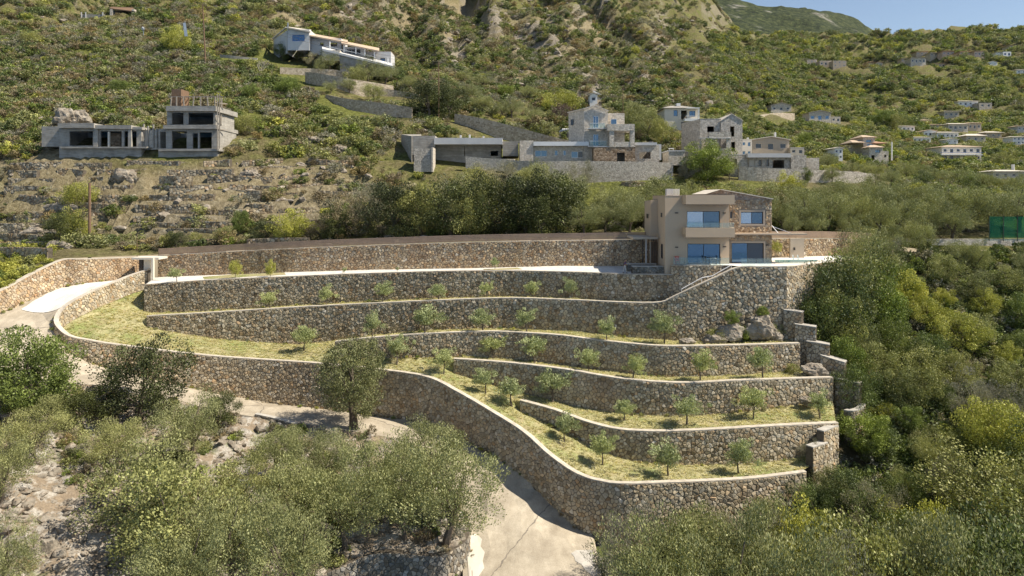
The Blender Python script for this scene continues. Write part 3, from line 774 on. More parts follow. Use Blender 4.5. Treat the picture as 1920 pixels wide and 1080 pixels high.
# far mountain
MS = [(700,-260),(1000,-190),(1200,-90),(1290,-40),(1330,-18),(1400,-6),(1470,8),(1500,11),(1545,16),(1600,33),(1650,50),(1690,66),(1730,84),(1800,110),(2200,170),(2700,200)]
def build_mountain():
    V = []; pxs = np.arange(700, 2600, 9.0); n = 46
    for px in pxs:
        top = np.interp(px, [a for a,_ in MS], [b for _,b in MS])
        for j in range(n):
            f = j/(n-1)
            if f < .85: Y = 1350 + 1100*(f/.85); py = 150 + (top-150)*(f/.85)**.85
            else: Y = 2450 + 900*(f-.85)/.15; py = top + 120*(f-.85)/.15
            x = xat(px, Y); z = zat(py, Y)
            z += noise.fractal(Vector((x*.0035, Y*.0035, 1)), 1, 2, 6)*34*min(1, f*4) + noise.fractal(Vector((x*.02, Y*.02, 4)), 1, 2, 4)*9
            V.append((x, Y, z))
    m = len(pxs); return V, [(i*n+j,(i+1)*n+j,(i+1)*n+j+1,i*n+j+1) for i in range(m-1) for j in range(n-1)]
XV, XF = build_mountain()
def mount_mat():
    m, t, b = new_mat('wooded_mountain', .95, .1); p = pos(t)
    f = noi(t, p, .055, 9, .75); k = noi(t, p, .006, 6, .7)
    c = ramp(t, f, [(.38,(.012,.018,.008)),(.5,(.035,.046,.017)),(.62,(.085,.095,.036))])
    c = mix(t, stepf(t, k, .60, .72), c, ramp(t, f, [(.4,(.16,.15,.12)),(.6,(.34,.32,.28))]))
    L(t, c, b.inputs['Base Color']); bump(t, b, f, 1.0, 6); return m
mk('far_mountain', XV, XF, mount_mat(), kind='structure', smooth=True)
def sea_mat():
    m, t, b = new_mat('blue_sea', .12, .5); b.inputs['Base Color'].default_value = (.015,.10,.26,1)
    bump(t, b, noi(t, pos(t), .3, 4), .25, .4); return m
mk('sea', [(-9000,-60,-95),(9000,-60,-95),(9000,-12000,-95),(-9000,-12000,-95)], [(0,3,2,1)], sea_mat(), kind='structure')
# ground that carries everything else below the frame and behind the camera
mk('lower_slope', [(-700,45,-45),(700,45,-45),(700,-70,-96),(-700,-70,-96)], [(0,1,2,3)], M['valley'], kind='structure')

BV = BVHTree.FromPolygons([Vector(v) for v in ground_v + []], ground_f)
def gz(x, y, default=None):
    h = BV.ray_cast(Vector((x, y, 900)), Vector((0,0,-1)))[0]
    return h.z if h else default
BVH_VAL = BVHTree.FromPolygons([Vector(v) for v in VV], VF)
BVH_HILL = BVHTree.FromPolygons([Vector(v) for v in HV], HF)
BVH_LAWN = BVHTree.FromPolygons([Vector(v) for v in LV], LF)
BVH_GROVE = BVHTree.FromPolygons([Vector(v) for v in FV], FF)
def bz(bv, x, y, d=None):
    h = bv.ray_cast(Vector((x, y, 900)), Vector((0,0,-1)))[0]
    return h.z if h else d
# ------------------------------------------------------------------ buildings
class Bld:
    """a house laid out on facade planes at real distances; every window is a frame with a pane"""
    def __init__(s, name, label, cat, px, py, Y, group=None):
        s.r = thing(name, label, cat, at(px, py, Y), group)
    def box(s, part, mat, px0, px1, pt, pb, Y, depth, parent=None):
        FOOT.append((xat(px0,Y), xat(px1,Y), Y, Y+depth, zat(pt,Y)))
        g = G(); g.box(xat(px0, Y), xat(px1, Y), Y, Y+depth, zat(pb, Y), zat(pt, Y)); return g.make(part, M[mat], parent or s.r)
    def window(s, x0, x1, z0, z1, y, frame='dark', pane='pane', mull=1, name='window', fw=.07, sill=None):
        g = G(); d = .07
        g.box(x0, x1, y, y+d, z1-fw, z1); g.box(x0, x1, y, y+d, z0, z0+fw); g.box(x0, x0+fw, y, y+d, z0+fw, z1-fw); g.box(x1-fw, x1, y, y+d, z0+fw, z1-fw)
        for k in range(1, mull+1):
            xm = x0 + (x1-x0)*k/(mull+1); g.box(xm-fw/2, xm+fw/2, y, y+d, z0+fw, z1-fw)
        f = g.make(name, M[frame], s.r)
        for k in range(mull+1):
            a = x0+fw+(x1-x0-2*fw)*k/(mull+1); b = x0+fw+(x1-x0-2*fw)*(k+1)/(mull+1)
            p = G(); p.box(a+.01, b-.01, y+.02, y+.045, z0+fw, z1-fw); p.make('pane', M[pane if not isinstance(pane, (list,tuple)) else pane[k % len(pane)]], f)
        return f
    def facade(s, part, mat, px0, px1, pt, pb, Y, depth, holes=(), foot=None, roofmat=None, reveal=.22, roof=True, parent=None):
        """front wall with real openings, side and rear walls, a floor and a roof slab"""
        X0, X1, Z0, Z1 = xat(px0, Y), xat(px1, Y), zat(pb, Y), zat(pt, Y)
        FOOT.append((X0, X1, Y, Y+depth, Z1))
        H = [(xat(h[0],Y), xat(h[2],Y), zat(h[3],Y), zat(h[1],Y), h[4], h[5] if len(h) > 5 else {}) for h in holes]
        xs = sorted({X0, X1, *[v for h in H for v in h[:2]]}); zs = sorted({Z0, Z1, *[v for h in H for v in h[2:4]]})
        g = G(); t = .28
        for i in range(len(xs)-1):
            for j in range(len(zs)-1):
                cx, cz = (xs[i]+xs[i+1])/2, (zs[j]+zs[j+1])/2
                if any(h[0] < cx < h[1] and h[2] < cz < h[3] for h in H): continue
                a, b, c, d = xs[i], xs[i+1], zs[j], zs[j+1]
                g.add([(a,Y,c),(b,Y,c),(b,Y,d),(a,Y,d)], [(0,1,2,3)]); g.add([(a,Y+t,c),(b,Y+t,c),(b,Y+t,d),(a,Y+t,d)], [(3,2,1,0)])
        for (a, b, c, d, k, o) in H:
            g.add([(a,Y,c),(b,Y,c),(b,Y+t,c),(a,Y+t,c),(a,Y,d),(b,Y,d),(b,Y+t,d),(a,Y+t,d)], [(0,1,2,3),(7,6,5,4),(0,3,7,4),(2,1,5,6)])
        fz = foot if foot is not None else Z0 - 1.5
        g.add([(X0,Y,fz),(X1,Y,fz),(X1,Y,Z0),(X0,Y,Z0)], [(0,1,2,3)])
        yb = Y+depth
        g.add([(X0,Y,fz),(X0,yb,fz),(X0,yb,Z1),(X0,Y,Z1)], [(3,2,1,0)]); g.add([(X1,Y,fz),(X1,yb,fz),(X1,yb,Z1),(X1,Y,Z1)], [(0,1,2,3)])
        g.add([(X0,yb,fz),(X1,yb,fz),(X1,yb,Z1),(X0,yb,Z1)], [(3,2,1,0)])
        if any(k[4] == 'open' for k in H):
            g.add([(X0,Y,Z0+.01),(X1,Y,Z0+.01),(X1,yb,Z0+.01),(X0,yb,Z0+.01)], [(0,1,2,3)])
        o = g.make(part, M[mat], parent or s.r)
        if roof:
            q = G(); q.box(X0-.02, X1+.02, Y-.02, yb+.02, Z1+.002, Z1+.10); q.make('roof', M[roofmat or mat], s.r)
        for (a, b, c, d, k, op) in H:
            if k == 'win': s.window(a, b, c, d, Y+reveal*.6, **op)
            if k == 'door': q = G(); q.box(a, b, Y+reveal*.6, Y+reveal*.6+.06, c, d); q.make('door', M[op.get('mat', 'dark')], s.r)
        return o
    def prism(s, part, mat, foot, zb, parent=None):
        """foot: [(px, Y, py of the top)] going round; zb one base height"""
        n = len(foot); V = []; FOOT.append((min(xat(q[0],q[1]) for q in foot), max(xat(q[0],q[1]) for q in foot), min(q[1] for q in foot), max(q[1] for q in foot), 0))
        for (px, Y, pt) in foot: V.append((xat(px,Y), Y, zb))
        for (px, Y, pt) in foot: V.append((xat(px,Y), Y, zat(pt,Y)))
        Fc = [(k, (k+1)%n, n+(k+1)%n, n+k) for k in range(n)] + [tuple(range(n, 2*n))]
        return mk(part, V, Fc, M[mat], parent or s.r)
    def hip(s, part, mat, x0, x1, y0, y1, z, h, over=.4, ridge=.45, thick=.14):
        x0 -= over; x1 += over; y0 -= over; y1 += over; r = (x1-x0)*(1-ridge)/2; ym = (y0+y1)/2
        V = [(x0,y0,z),(x1,y0,z),(x1,y1,z),(x0,y1,z),(x0,y0,z+thick),(x1,y0,z+thick),(x1,y1,z+thick),(x0,y1,z+thick),(x0+r,ym,z+thick+h),(x1-r,ym,z+thick+h)]
        Fc = [(3,2,1,0),(0,1,5,4),(1,2,6,5),(2,3,7,6),(3,0,4,7),(4,5,9,8),(6,7,8,9),(5,6,9),(7,4,8)]
        return mk(part, V, Fc, M[mat], s.r)
    def gable(s, part, mat, x0, x1, y0, y1, z, h, over=.35, thick=.16, apex=.5):
        x0 -= over; x1 += over; y0 -= over; y1 += over; xm = x0+(x1-x0)*apex
        V = [(x0,y0,z),(xm,y0,z+h),(x1,y0,z),(x1,y1,z),(xm,y1,z+h),(x0,y1,z)]; V += [(a,b,c+thick) for a,b,c in V]
        Fc = [(0,1,4,5),(1,2,3,4),(11,10,7,6),(10,9,8,7),(0,6,7,1),(1,7,8,2),(2,8,9,3),(3,9,10,4),(4,10,11,5),(5,11,6,0)]
        return mk(part, V, Fc, M[mat], s.r)

# ---- the modern villa
v = Bld('villa', 'modern two storey taupe and stone villa with blue windows standing on the terraced plot', 'house', 1300, 497, 82)
D2 = dict(mull=1, pane=('pane','pane_dark'))
v.facade('rendered_wall', 'taupe', 1247, 1367.5, 368, 497, 82, 7.2,
   [(1288,396,1350,438,'win',dict(mull=1, pane=('pane_light','pane'))),(1289,457,1350.5,495.5,'win',dict(mull=1, pane=('pane','pane')))], foot=-9.3, roofmat='taupe_dark')
v.box('roof_canopy', 'taupe', 1286, 1377.5, 365.5, 383, 80.35, 1.9)
v.box('balcony', 'taupe', 1286, 1378, 427.5, 445, 80.35, .22)
v.box('balcony_slab', 'taupe_dark', 1286.5, 1377.5, 440, 445.2, 80.58, 1.41)
g = G(); xa, xb = xat(1286,80.35), xat(1378,80.35)
g.box(xa, xa+.2, 80.57, 82, zat(440,80.35), zat(427.5,80.35)); g.make('balcony_side', M['taupe'], v.r); g = G(); g.box(xb-.2, xb, 80.57, 82, zat(440,80.35), zat(427.5,80.35)); g.make('balcony_side', M['taupe'], v.r)
def rail_panels(root, pts, z0, z1, n, post=True):
    pts = [Vector(p) for p in pts]; tot = sum((b-a).length for a, b in zip(pts, pts[1:]))
    for a, b in zip(pts, pts[1:]):
        k = max(1, round((b-a).length/1.6))
        for i in range(k):
            p = a.lerp(b, (i+.02)/k); q = a.lerp(b, (i+.98)/k); g = G()
            d = (q-p).normalized(); nrm = Vector((-d.y, d.x, 0))*.012
            V = [(*(p-nrm).xy, z0), (*(q-nrm).xy, z0), (*(q+nrm).xy, z0), (*(p+nrm).xy, z0)]; V += [(x, y, z1) for x, y, _ in V]
            g.add(V, [(0,3,2,1),(4,5,6,7),(0,1,5,4),(1,2,6,5),(2,3,7,6),(3,0,4,7)]); g.make('glass_panel', M['railglass'], root)
rail_panels(v.r, [(xat(1287,80.4), 80.45, 0), (xat(1377,80.4), 80.45, 0)], zat(427,80.35), zat(417.5,80.35), 4)
# stone half with its pitched roof
X0, X1 = xat(1367.5,83.4), xat(1447,83.4)
v.facade('stone_wall_core', 'mortar_light', 1367.9, 1447, 374, 497, 83.4, 7.0,
   [(1369,397,1373.5,409,'win',dict(mull=0,pane='pane_dark',fw=.05)),(1389,397.5,1431,420,'win',dict(mull=1,pane=('pane_light','pane'))),(1372,455.5,1432,495.5,'win',dict(mull=1,pane=('pane','pane_dark')))], roof=False, foot=-8.2)
ap = xat(1352,83.4)
Vg = [(X0,83.4,zat(374,83.4)),(X1,83.4,zat(374,83.4)),(X1,83.4,zat(373.5,83.4)),(ap,83.4,zat(356,83.4)),(ap,90.4,zat(356,83.4)),(X1,90.4,zat(373.5,83.4)),(X1,90.4,zat(374,83.4)),(ap-1.6,84.2,zat(364.5,83.4)),(ap-1.6,90.4,zat(364.5,83.4)),(ap-1.6,84.2,zat(368,83.4)),(ap-1.6,90.4,zat(368,83.4))]
mk('gable_roof', Vg, [(0,1,2,3),(3,2,5,4),(1,6,5,2),(7,3,4,8),(9,0,3,7),(9,7,8,10)], M['masonry_villa'], v.r)
g = G(); g.bar((ap-.05,83.3,zat(355.4,83.4)), (X1+.12,83.3,zat(373,83.4)), .3, .09); g.make('roof_edge', M['cream'], v.r)
mk('roof_slope', [(ap,83.2,zat(355,83.4)),(X1+.15,83.2,zat(372.4,83.4)),(X1+.15,90.6,zat(372.4,83.4)),(ap,90.6,zat(355,83.4)),(ap-1.7,84,zat(363.8,83.4)),(ap-1.7,90.6,zat(363.8,83.4))], [(0,1,2,3),(4,0,3,5)], M['tile_light'], v.r)
def flat_stones(root, x0, x1, z0, z1, Y, holes, size, seed, mat='stone', singles=120, tonebias=.1, prod=.05, joint=.018):
    rng = random.Random(seed)
    items = []
    for cx, cz, poly in voronoi_cells(x1-x0, lambda s: z0, lambda s: z1, size, rng):
        X = x0+cx
        if any(a-.03 < X < b+.03 and c-.03 < cz < d+.03 for a,b,c,d in holes): continue
        poly = [(min(max(px, *[ (b-x0) for a,b,c,d in holes if X > b and c < cz < d and (b-x0) > px] or [px]), *[ (a-x0) for a,b,c,d in holes if X < a and c < cz < d and (a-x0) < px] or [px]) if False else px, pz) for px, pz in poly]
        ok = all(not (a < x0+px < b and c < pz < d) for px, pz in poly for a,b,c,d in holes)
        if not ok:
            poly = [(cx+(px-cx)*.55, cz+(pz-cz)*.55) for px, pz in poly]
            if not all(not (a < x0+px < b and c < pz < d) for px, pz in poly for a,b,c,d in holes): continue
        vs, fs = stone_shape(cx, cz, poly, size, rng, joint, prod)
        items.append(([(x0+s, Y-d, z) for s, z, d in vs], fs, min(1, max(0, rng.betavariate(2.2,2.4)+tonebias))))
    base = np.array(BASE[root.name])
    for W, fs, tn in items[:singles]:
        c = np.mean(W, 0); me = mesh('stone', np.array(W)-c, fs, M[mat], [tn]*len(fs)); o = bpy.data.objects.new('stone', me); o.location = c-base; o.parent = root; C.objects.link(o)
    V, Fc, T = [], [], []
    for W, fs, tn in items[singles:]:
        n = len(V); V += W; Fc += [tuple(i+n for i in f) for f in fs]; T += [tn]*len(fs)
    if V: mk('stones', V, Fc, M[mat], root, tone=T, kind='stuff')
zz = lambda p: zat(p, 83.4); xx = lambda p: xat(p, 83.4)
flat_stones(v.r, X0+.02, X1, zz(496.5), zz(374.2), 83.4, [(xx(1368),xx(1374.5),zz(410),zz(396)),(xx(1386),xx(1434),zz(423),zz(394)),(xx(1369.5),xx(1434.5),zz(498),zz(452.5))], .26, 51, 'stone_warm', 0, -.02)
g = G()
for (a,b,c,d) in ((1386,1434,420,423),(1386,1434,394,397),(1369.5,1434.5,452.5,455.5)): g.box(xx(a), xx(b), 83.36, 83.42, zz(d), zz(c))
for (a,b,c,d) in ((1386,1389,397,420),(1431,1434,397,420),(1432,1434.8,455.5,497)): g.box(xx(a), xx(b), 83.36, 83.42, zz(d), zz(c))
g.make('window_surround', M['tan'], v.r)
# canopy slab that runs right above the terrace, with its struts
v.box('pergola_slab', 'taupe_dark', 1372, 1514, 437.6, 440.6, 81.9, 1.5)
g = G()
for a, b in (((1447,423),(1459,437)),((1447,424),(1484,437.5))): g.bar(at(*a,83.2), at(*b,82.4), .07)
g.make('strut', M['white'], v.r)
# set back tower on the left with entrance below
v.prism('entrance_tower', 'taupe', [(1220,86,375),(1234,86,374.6),(1233,90.5,375),(1208.5,90.2,377)], -9.2+3.55)
v.box('entrance_roof', 'tan', 1187, 1233.5, 444.5, 448.5, 84.6, 5.0)
g = G(); X = xat(1208.4,90.2)
v.box('entrance_wall', 'interior', 1221, 1234, 449, 515, 86.2, .3)
for px, wd, Y, mt in ((1205.5,1.4,86.5,'dark'),(1211.5,2.4,86.8,'white'),(1216,1.6,85.4,'wood'),(1219.5,1.2,86.4,'cream')):
    v.box('entrance_post', mt, px-wd/2, px+wd/2, 448.6, 499, Y, .16)
for px in (1222.5,1225.5,1228.5,1231.5): v.box('entrance_slat', 'wood', px-.6, px+.6, 448.6, 502, 85.7, .12)
# windows on the left hand walls
xl = xat(1247,82)
for (ya,yb,pt,pb) in ((83.5,84.3,399,407),(83.2,84.1,457,484)):
    zc = 84.0; g = G(); g.box(xl-.035, xl+.02, ya, yb, zat(pb,zc), zat(pt,zc)); f = g.make('side_window', M['dark'], v.r)
    g = G(); g.box(xl-.045, xl-.03, ya+.1, yb-.1, zat(pb,zc)+.1, zat(pt,zc)-.1); g.make('pane', M['pane_dark'], f)
xt = xat(1220,86); g = G(); g.box(xt-.09, xt+.0, 87.4, 88.3, zat(409,88), zat(401,88)); g.make('side_window', M['dark'], v.r)
g = G(); g.box(xl-.03, xl+.02, 82.5, 83.4, zat(513,83), zat(507,83)); g.make('vent', M['dark'], v.r)
for px, py, Y in ((1269,399.2,82),(1358.3,399.2,82),(1269,463.6,82),(1359,462.6,82),(1439.5,459.5,83.35)):
    v.box('wall_lamp', 'dark', px-2.6, px+2.6, py-.9, py+.9, Y-.14, .14)
# roof plant box behind a parapet
v.box('roof_tank', 'pale_grey', 1250, 1261, 354, 366.5, 86.4, .8)
g = G()
for k in range(6): z = zat(365.5-k*2.1, 86); g.box(xat(1261.5,86), xat(1274,86), 86, 86.06, z-.05, z+.03)
for px in (1261.5,1267.5,1273.6): g.box(xat(px,86), xat(px+.6,86), 86.07, 86.14, zat(367,86), zat(354,86))
g.make('roof_louvre', M['white'], v.r)
v.box('roof_parapet', 'taupe_dark', 1247, 1286, 366.2, 368.2, 82.02, .25)

t = thing('glass_balustrade', 'clear glass balustrade on the curved stone wall under the left ground floor window', 'railing', at(1310,497,80.7))
rail_panels(t, [at(1262,0,81.35), at(1285,0,80.85), at(1330,0,80.65), at(1368,0,80.65)], TZ+.02, TZ+.86, 0)
t = thing('glass_balustrade', 'clear glass balustrade by the stairs top in front of the right ground floor window', 'railing', at(1416,499,79.3))
rail_panels(t, [at(1389,0,79.35), at(1447,0,79.35)], TZ+.02, TZ+.9, 0)
# stairs with a thin white handrail
t = thing('outdoor_stairs', 'pale steps climbing between two stone walls to the house terrace', 'stairs', at(1300,560,79.9))
n = 23
for k in range(n):
    x0 = xat(1250,80.3) + (xat(1388,80.3)-xat(1250,80.3))*k/n; x1 = xat(1250,80.3) + (xat(1388,80.3)-xat(1250,80.3))*(k+1)/n
    g = G(); z = -12.1 + 4.08*(k+1)/n; g.box(x0, x1+.02, 79.42, 80.5, z-.5, z); g.make('step', M['coping'], t)
t = thing('stair_handrail', 'thin white metal handrail running up the stone stairs', 'handrail', at(1315,545,79.75))
pts = [at(1278,542,79.8), at(1315.5,521,79.8), at(1336,517,79.8), at(1371,497,79.8)]
g = G()
for a, b in zip(pts, pts[1:]): g.tube([a, b], .05, 6)
g.make('rail', M['white'], t)
for p, dz in zip(pts, (1.0,1.0,1.0,.5)): g = G(); g.tube([p, p-Vector((0,0,dz))], .035, 6); g.make('post', M['white'], t)

# low walls beside the forecourt
for nm, a, b, pt, pb, Y, lab in (('A',1176,1232,494.5,511,84.4,'rear low grey stone planter wall beside the villa entrance'),('B',1186,1247,499,516,82.6,'front low grey stone planter wall at the corner of the villa')):
    t = thing('low_wall', lab, 'low wall', at((a+b)/2, pb, Y))
    g = G(); g.box(xat(a,Y), xat(b,Y)-.05, Y, Y+.8, -9.4, zat(pt,Y)-.08); g.make('wall_core', M['mortar'], t)
    g = G(); g.box(xat(a,Y)-.04, xat(b,Y)-.05, Y-.05, Y+.84, zat(pt,Y)-.078, zat(pt,Y)); g.make('coping', M['coping_grey'], t)
    flat_stones(t, xat(a,Y), xat(b,Y)-.06, -9.3, zat(pt,Y)-.09, Y, [], .24, 61+len(nm), 'stone_grey', 0, .05)

# the pool
def py_at(z, Y): return HY - z*F/Y
pool = thing('swimming_pool', 'small turquoise pool with pale rim on the terrace right of the villa', 'pool', (30.8, 84.2, TZ))
pr = [(xat(1452,82.4),82.4),(xat(1512,82.6),82.6),(xat(1541,84.6),84.9),(xat(1535,86.3),86.8),(xat(1452,86.3),86.8)]
mk('water', [(x, y, TZ+.03) for x, y in pr], [tuple(range(5))], glass('pool_water', (.10,.34,.36), .05, .25), pool)
g = G()
for a, b in zip(pr, pr[1:]+pr[:1]): g.bar((*a, TZ+.03), (*b, TZ+.03), .35, .10)
g.make('pool_rim', M['cream'], pool)
t = thing('pool_ladder', 'pair of curved white handrails at the pool edge', 'pool ladder', at(1492,487,85.4))
for px in (1487.5, 1496.5):
    b = at(px, 487.5, 85.2); g = G(); g.tube([b, b+Vector((-.05,.1,.45)), b+Vector((.02,.25,.62)), b+Vector((.2,.5,.5)), b+Vector((.3,.6,.0))], .035, 6); g.make('handrail', M['white'], t)
t = thing('garden_shower_wall', 'square taupe panel with a dark niche set against the rear stone wall by the pool', 'wall panel', at(1495,487,90.2))
g = G(); g.box(xat(1482,90.2), xat(1508,90.2), 90.2, 90.7, TZ-.1, zat(447,90.2)); g.make('panel', M['tan'], t)
g = G(); g.box(xat(1487.5,90.2), xat(1491,90.2), 90.15, 90.2, zat(469,90.2), zat(464,90.2)); g.make('niche', M['dark'], t)
# terrace furniture
def chair(name, label, px, Y, rot, mat, z=TZ):
    t = thing(name, label, 'chair', (xat(px,Y), Y, z+.004)); t.rotation_euler = (0,0,rot); BASE[t.name] = Vector((0,0,0))
    def pc(nm, *bxs):
        g = G(); [g.box(*b) for b in bxs]; o = g.make(nm, M[mat], t); return o
    pc('seat', (-.25,.25,-.25,.25,.40,.46)); pc('backrest', (-.25,.25,.20,.26,.47,.95))
    for sx in (-.23,.19):
        for sy in (-.23,.19): pc('leg', (sx,sx+.04,sy,sy+.04,0,.40))
    return t
chair('patio_chair', 'orange red chair behind the glass railing below the left wall lamp', 1270, 81.5, 0, 'redpl')
chair('patio_chair', 'dark chair left of the terrace table at the ground floor window', 1326, 81.5, 1.57, 'dark')
chair('patio_chair', 'dark chair right of the terrace table at the ground floor window', 1346, 81.5, -1.57, 'dark')
t = thing('patio_table', 'pale low table between two dark chairs on the house terrace', 'table', (xat(1336,81.5), 81.5, TZ+.004)); BASE[t.name] = Vector((xat(1336,81.5), 81.5, TZ+.004))
x, y, z = BASE[t.name]; g = G(); g.box(x-.42, x+.42, y-.35, y+.35, z+.70, z+.74); g.make('tabletop', M['cream'], t)
for sx in (-.38,.34):
    for sy in (-.3,.26): g = G(); g.box(x+sx, x+sx+.04, y+sy, y+sy+.04, z, z+.70); g.make('leg', M['dark'], t)

# fence on the rear wall: posts and boards
def fence(key, label, q0, q1, h, nslat, panel):
    w = WALLS[key]; R, q, nn = w['R'], w['q'], w['n']
    mid = w['P']((q0+q1)/2); t = thing('slat_fence', label, 'fence', (mid[0], mid[1], float(np.interp((q0+q1)/2, q, w['zt']))+.07))
    s = q0; k = 0
    while s < q1 - .3:
        e = min(s+panel, q1)
        a = w['P'](s); b = w['P'](e); za = float(np.interp(s, q, w['zt']))+.075; zb_ = float(np.interp(e, q, w['zt']))+.075
        A = Vector((a[0]-a[2]*.2, a[1]-a[3]*.2, za)); B = Vector((b[0]-b[2]*.2, b[1]-b[3]*.2, zb_))
        g = G(); g.bar(A, A+Vector((0,0,h+.03)), .07); g.make('post', M['dark'], t)
        for j in range(nslat):
            z = .05 + (h-.05)*(j+.5)/nslat; o = Vector((0, 0, z)) + Vector((a[2], a[3], 0))*.045
            g = G(); g.bar(A+o, B+o, .03, (h-.05)/nslat*.86); g.make('slat', M['fence'], t)
        s = e
    return t
qB = WALLS['B']['q'][-1]
i0 = 0.0; fence('B', 'long brown slatted timber fence on top of the rear stone wall', 0.0, qB-.5, .95, 5, 4.2)
# the part of the fence that runs down to the gate, behind the road wall
# ---- gate
t = thing('entrance_gate', 'cream gate frame with flat canopy and thin post at the top of the access road', 'gate', at(283,525,92.2))
zc = zat(482, 93)
g = G(); g.box(xat(256,93.4), xat(306,93.4), 92.2, 94.6, zc-.28, zc); g.make('canopy', M['cream'], t)
g = G(); g.box(xat(271,93.2), xat(283,93.2), 93.0, 93.5, -11.4, zc-.285); g.make('gate_pillar', M['cream'], t)
g = G(); g.box(xat(284.2,92.0), xat(288,92.0), 91.9, 92.25, -11.3, zc-.03); g.make('gate_post', M['cream'], t)
g = G(); g.box(xat(259,93.6), xat(265,93.6), 93.9, 94.3, zat(502,93.6), zat(487,93.6)); bx_ = g.make('intercom_box', M['dark'], t)
g = G(); g.box(xat(257.5,93.9), xat(271,93.9), 94.31, 94.6, -11.4, zc-.285); g.make('gate_wall', M['interior'], t)
g = G(); g.bar(at(286,525,91.8), at(302,526.3,91.4), .12, .10); g.make('kerb', M['coping_grey'], t)

# ---- person on the forecourt
def skin(name, joints, edges, mat, parent, sub=2):
    me = bpy.data.meshes.new(name); me.from_pydata([j[0] for j in joints], edges, [])
    o = bpy.data.objects.new(name, me); C.objects.link(o); me.materials.append(mat)
    sm = o.modifiers.new('skin', 'SKIN'); sk = me.skin_vertices[0].data
    for i, j in enumerate(joints): sk[i].radius = (j[1], j[2] if len(j) > 2 else j[1])
    sk[0].use_root = True; sm.use_smooth_shade = True
    ss = o.modifiers.new('sub', 'SUBSURF'); ss.levels = sub; ss.render_levels = sub
    o.parent = parent; BASE[o.name] = BASE[parent.name]; return o
PX, PY = xat(1171.5, 80.6), 80.6
pz = -8.62
pz = (bz(BVHTree.FromPolygons([Vector(q) for q in DV], DF), PX, 83.2) or -9.1)
PY = 83.2; PX = xat(1171.5, PY)
per = thing('person', 'person in a violet top and light trousers walking across the white forecourt, head bowed', 'person', (PX, PY, pz))
sm_ = plain('skin_tone', (.36,.20,.13), .6, .3); clothv = plain('violet_top', (.11,.07,.13), .9, .2); clothw = plain('light_trousers', (.52,.48,.42), .9, .2)
B = [((0,0,.93),.13,.10),((0,0,1.12),.125,.09),((.03,0,1.32),.15,.10),((.06,0,1.45),.07,.06),((.09,0,1.53),.055),((.12,0,1.63),.095,.085),((.13,0,1.71),.07),
     ((-.01,.09,.88),.085),((-.08,.10,.48),.058),((-.20,.10,.09),.038),((-.10,.10,.035),.035),
     ((.01,-.09,.88),.085),((.12,-.10,.49),.058),((.16,-.10,.08),.038),((.27,-.10,.035),.035),
     ((.04,.19,1.38),.052),((.0,.23,1.12),.04),((.12,.20,.93),.03),((.17,.19,.87),.026),
     ((.04,-.19,1.38),.052),((.08,-.22,1.12),.04),((.24,-.16,1.02),.03),((.30,-.14,1.0),.026)]
E = [(0,1),(1,2),(2,3),(3,4),(4,5),(5,6),(0,7),(7,8),(8,9),(9,10),(0,11),(11,12),(12,13),(13,14),(2,15),(15,16),(16,17),(17,18),(2,19),(19,20),(20,21),(21,22)]
skin('body', B, E, sm_, per)
T_ = [((0,0,.96),.145,.115),((0,0,1.12),.14,.105),((.03,0,1.32),.165,.115),((.05,0,1.44),.085,.075),((.04,.19,1.38),.066),((.0,.23,1.14),.055),((.04,-.19,1.38),.066),((.08,-.22,1.14),.055)]
skin('shirt', T_, [(0,1),(1,2),(2,3),(2,4),(4,5),(2,6),(6,7)], clothv, per)
Tr = [((0,0,.98),.14,.115),((-.01,.09,.88),.10),((-.08,.10,.48),.073),((-.19,.10,.12),.055),((.01,-.09,.88),.10),((.12,-.10,.49),.073),((.16,-.10,.11),.055)]
skin('trousers', Tr, [(0,1),(1,2),(2,3),(0,4),(4,5),(5,6)], clothw, per)
skin('hair', [((.10,0,1.66),.095,.095),((.10,0,1.73),.075,.08)], [(0,1)], M['dark'], per)
for s_ in (-1, 1):
    y_ = .10*-s_; x_ = -.16 if s_ < 0 else .21
    g = G(); g.box(x_-.10, x_+.13, (.10 if s_ < 0 else -.10)-.045, (.10 if s_ < 0 else -.10)+.045, 0, .08); o = g.make('shoe', M['dark'], None); o.parent = per

# ---- unfinished concrete shells on the left
u = Bld('concrete_shell', 'long single storey unfinished concrete building on the left hillside', 'building', 170, 275, 118)
u.box('end_wall', 'concrete', 78, 111, 237, 275, 119, 8)
u.facade('shell_wall', 'concrete', 111, 265, 240, 275, 118.6, 8, [(130,246,174,273,'open'),(188,246,228,275,'open'),(233,246,241,275,'open'),(247,246,256,275,'open')], foot=6, roof=False)
u.box('roof_slab', 'concrete', 108, 176, 231, 239.8, 117.6, 9.5); u.box('roof_slab', 'concrete', 177, 246, 234.5, 241.5, 117.9, 9); u.box('roof_slab', 'concrete', 247, 266, 238, 243, 118.2, 8.5)
u.box('brick_infill', 'masonry_brown', 203, 226, 249, 275, 121, .3); u.box('pier', 'cream', 202, 205, 247, 276, 118.3, .3)
u.box('pier', 'concrete', 175, 183, 241, 276, 118.2, .38); u.box('pier', 'concrete', 240, 246, 240, 279, 118.1, .45)
u.box('floor_slab', 'concrete', 112, 275, 275, 278, 117.9, 9)
t = thing('rubble_wall', 'brick and rubble wall between the two concrete shells', 'wall', at(282,276,119)); g = G(); g.box(xat(266.5,119.5), xat(298,119.5), 119.5, 120, zat(280,119), zat(243,119)); g.make('wall_core', M['masonry'], t)
g = G(); [g.box(xat(a,119.2), xat(a+2,119.2), 119.2, 119.45, zat(277,119), zat(pt,119)) for a, pt in ((268,232),(276,236),(286,233),(293,241))]; g.make('column', M['concrete'], t)
u = Bld('concrete_tower_shell', 'two storey unfinished concrete house with timber roof props on the left hillside', 'building', 360, 280, 118)
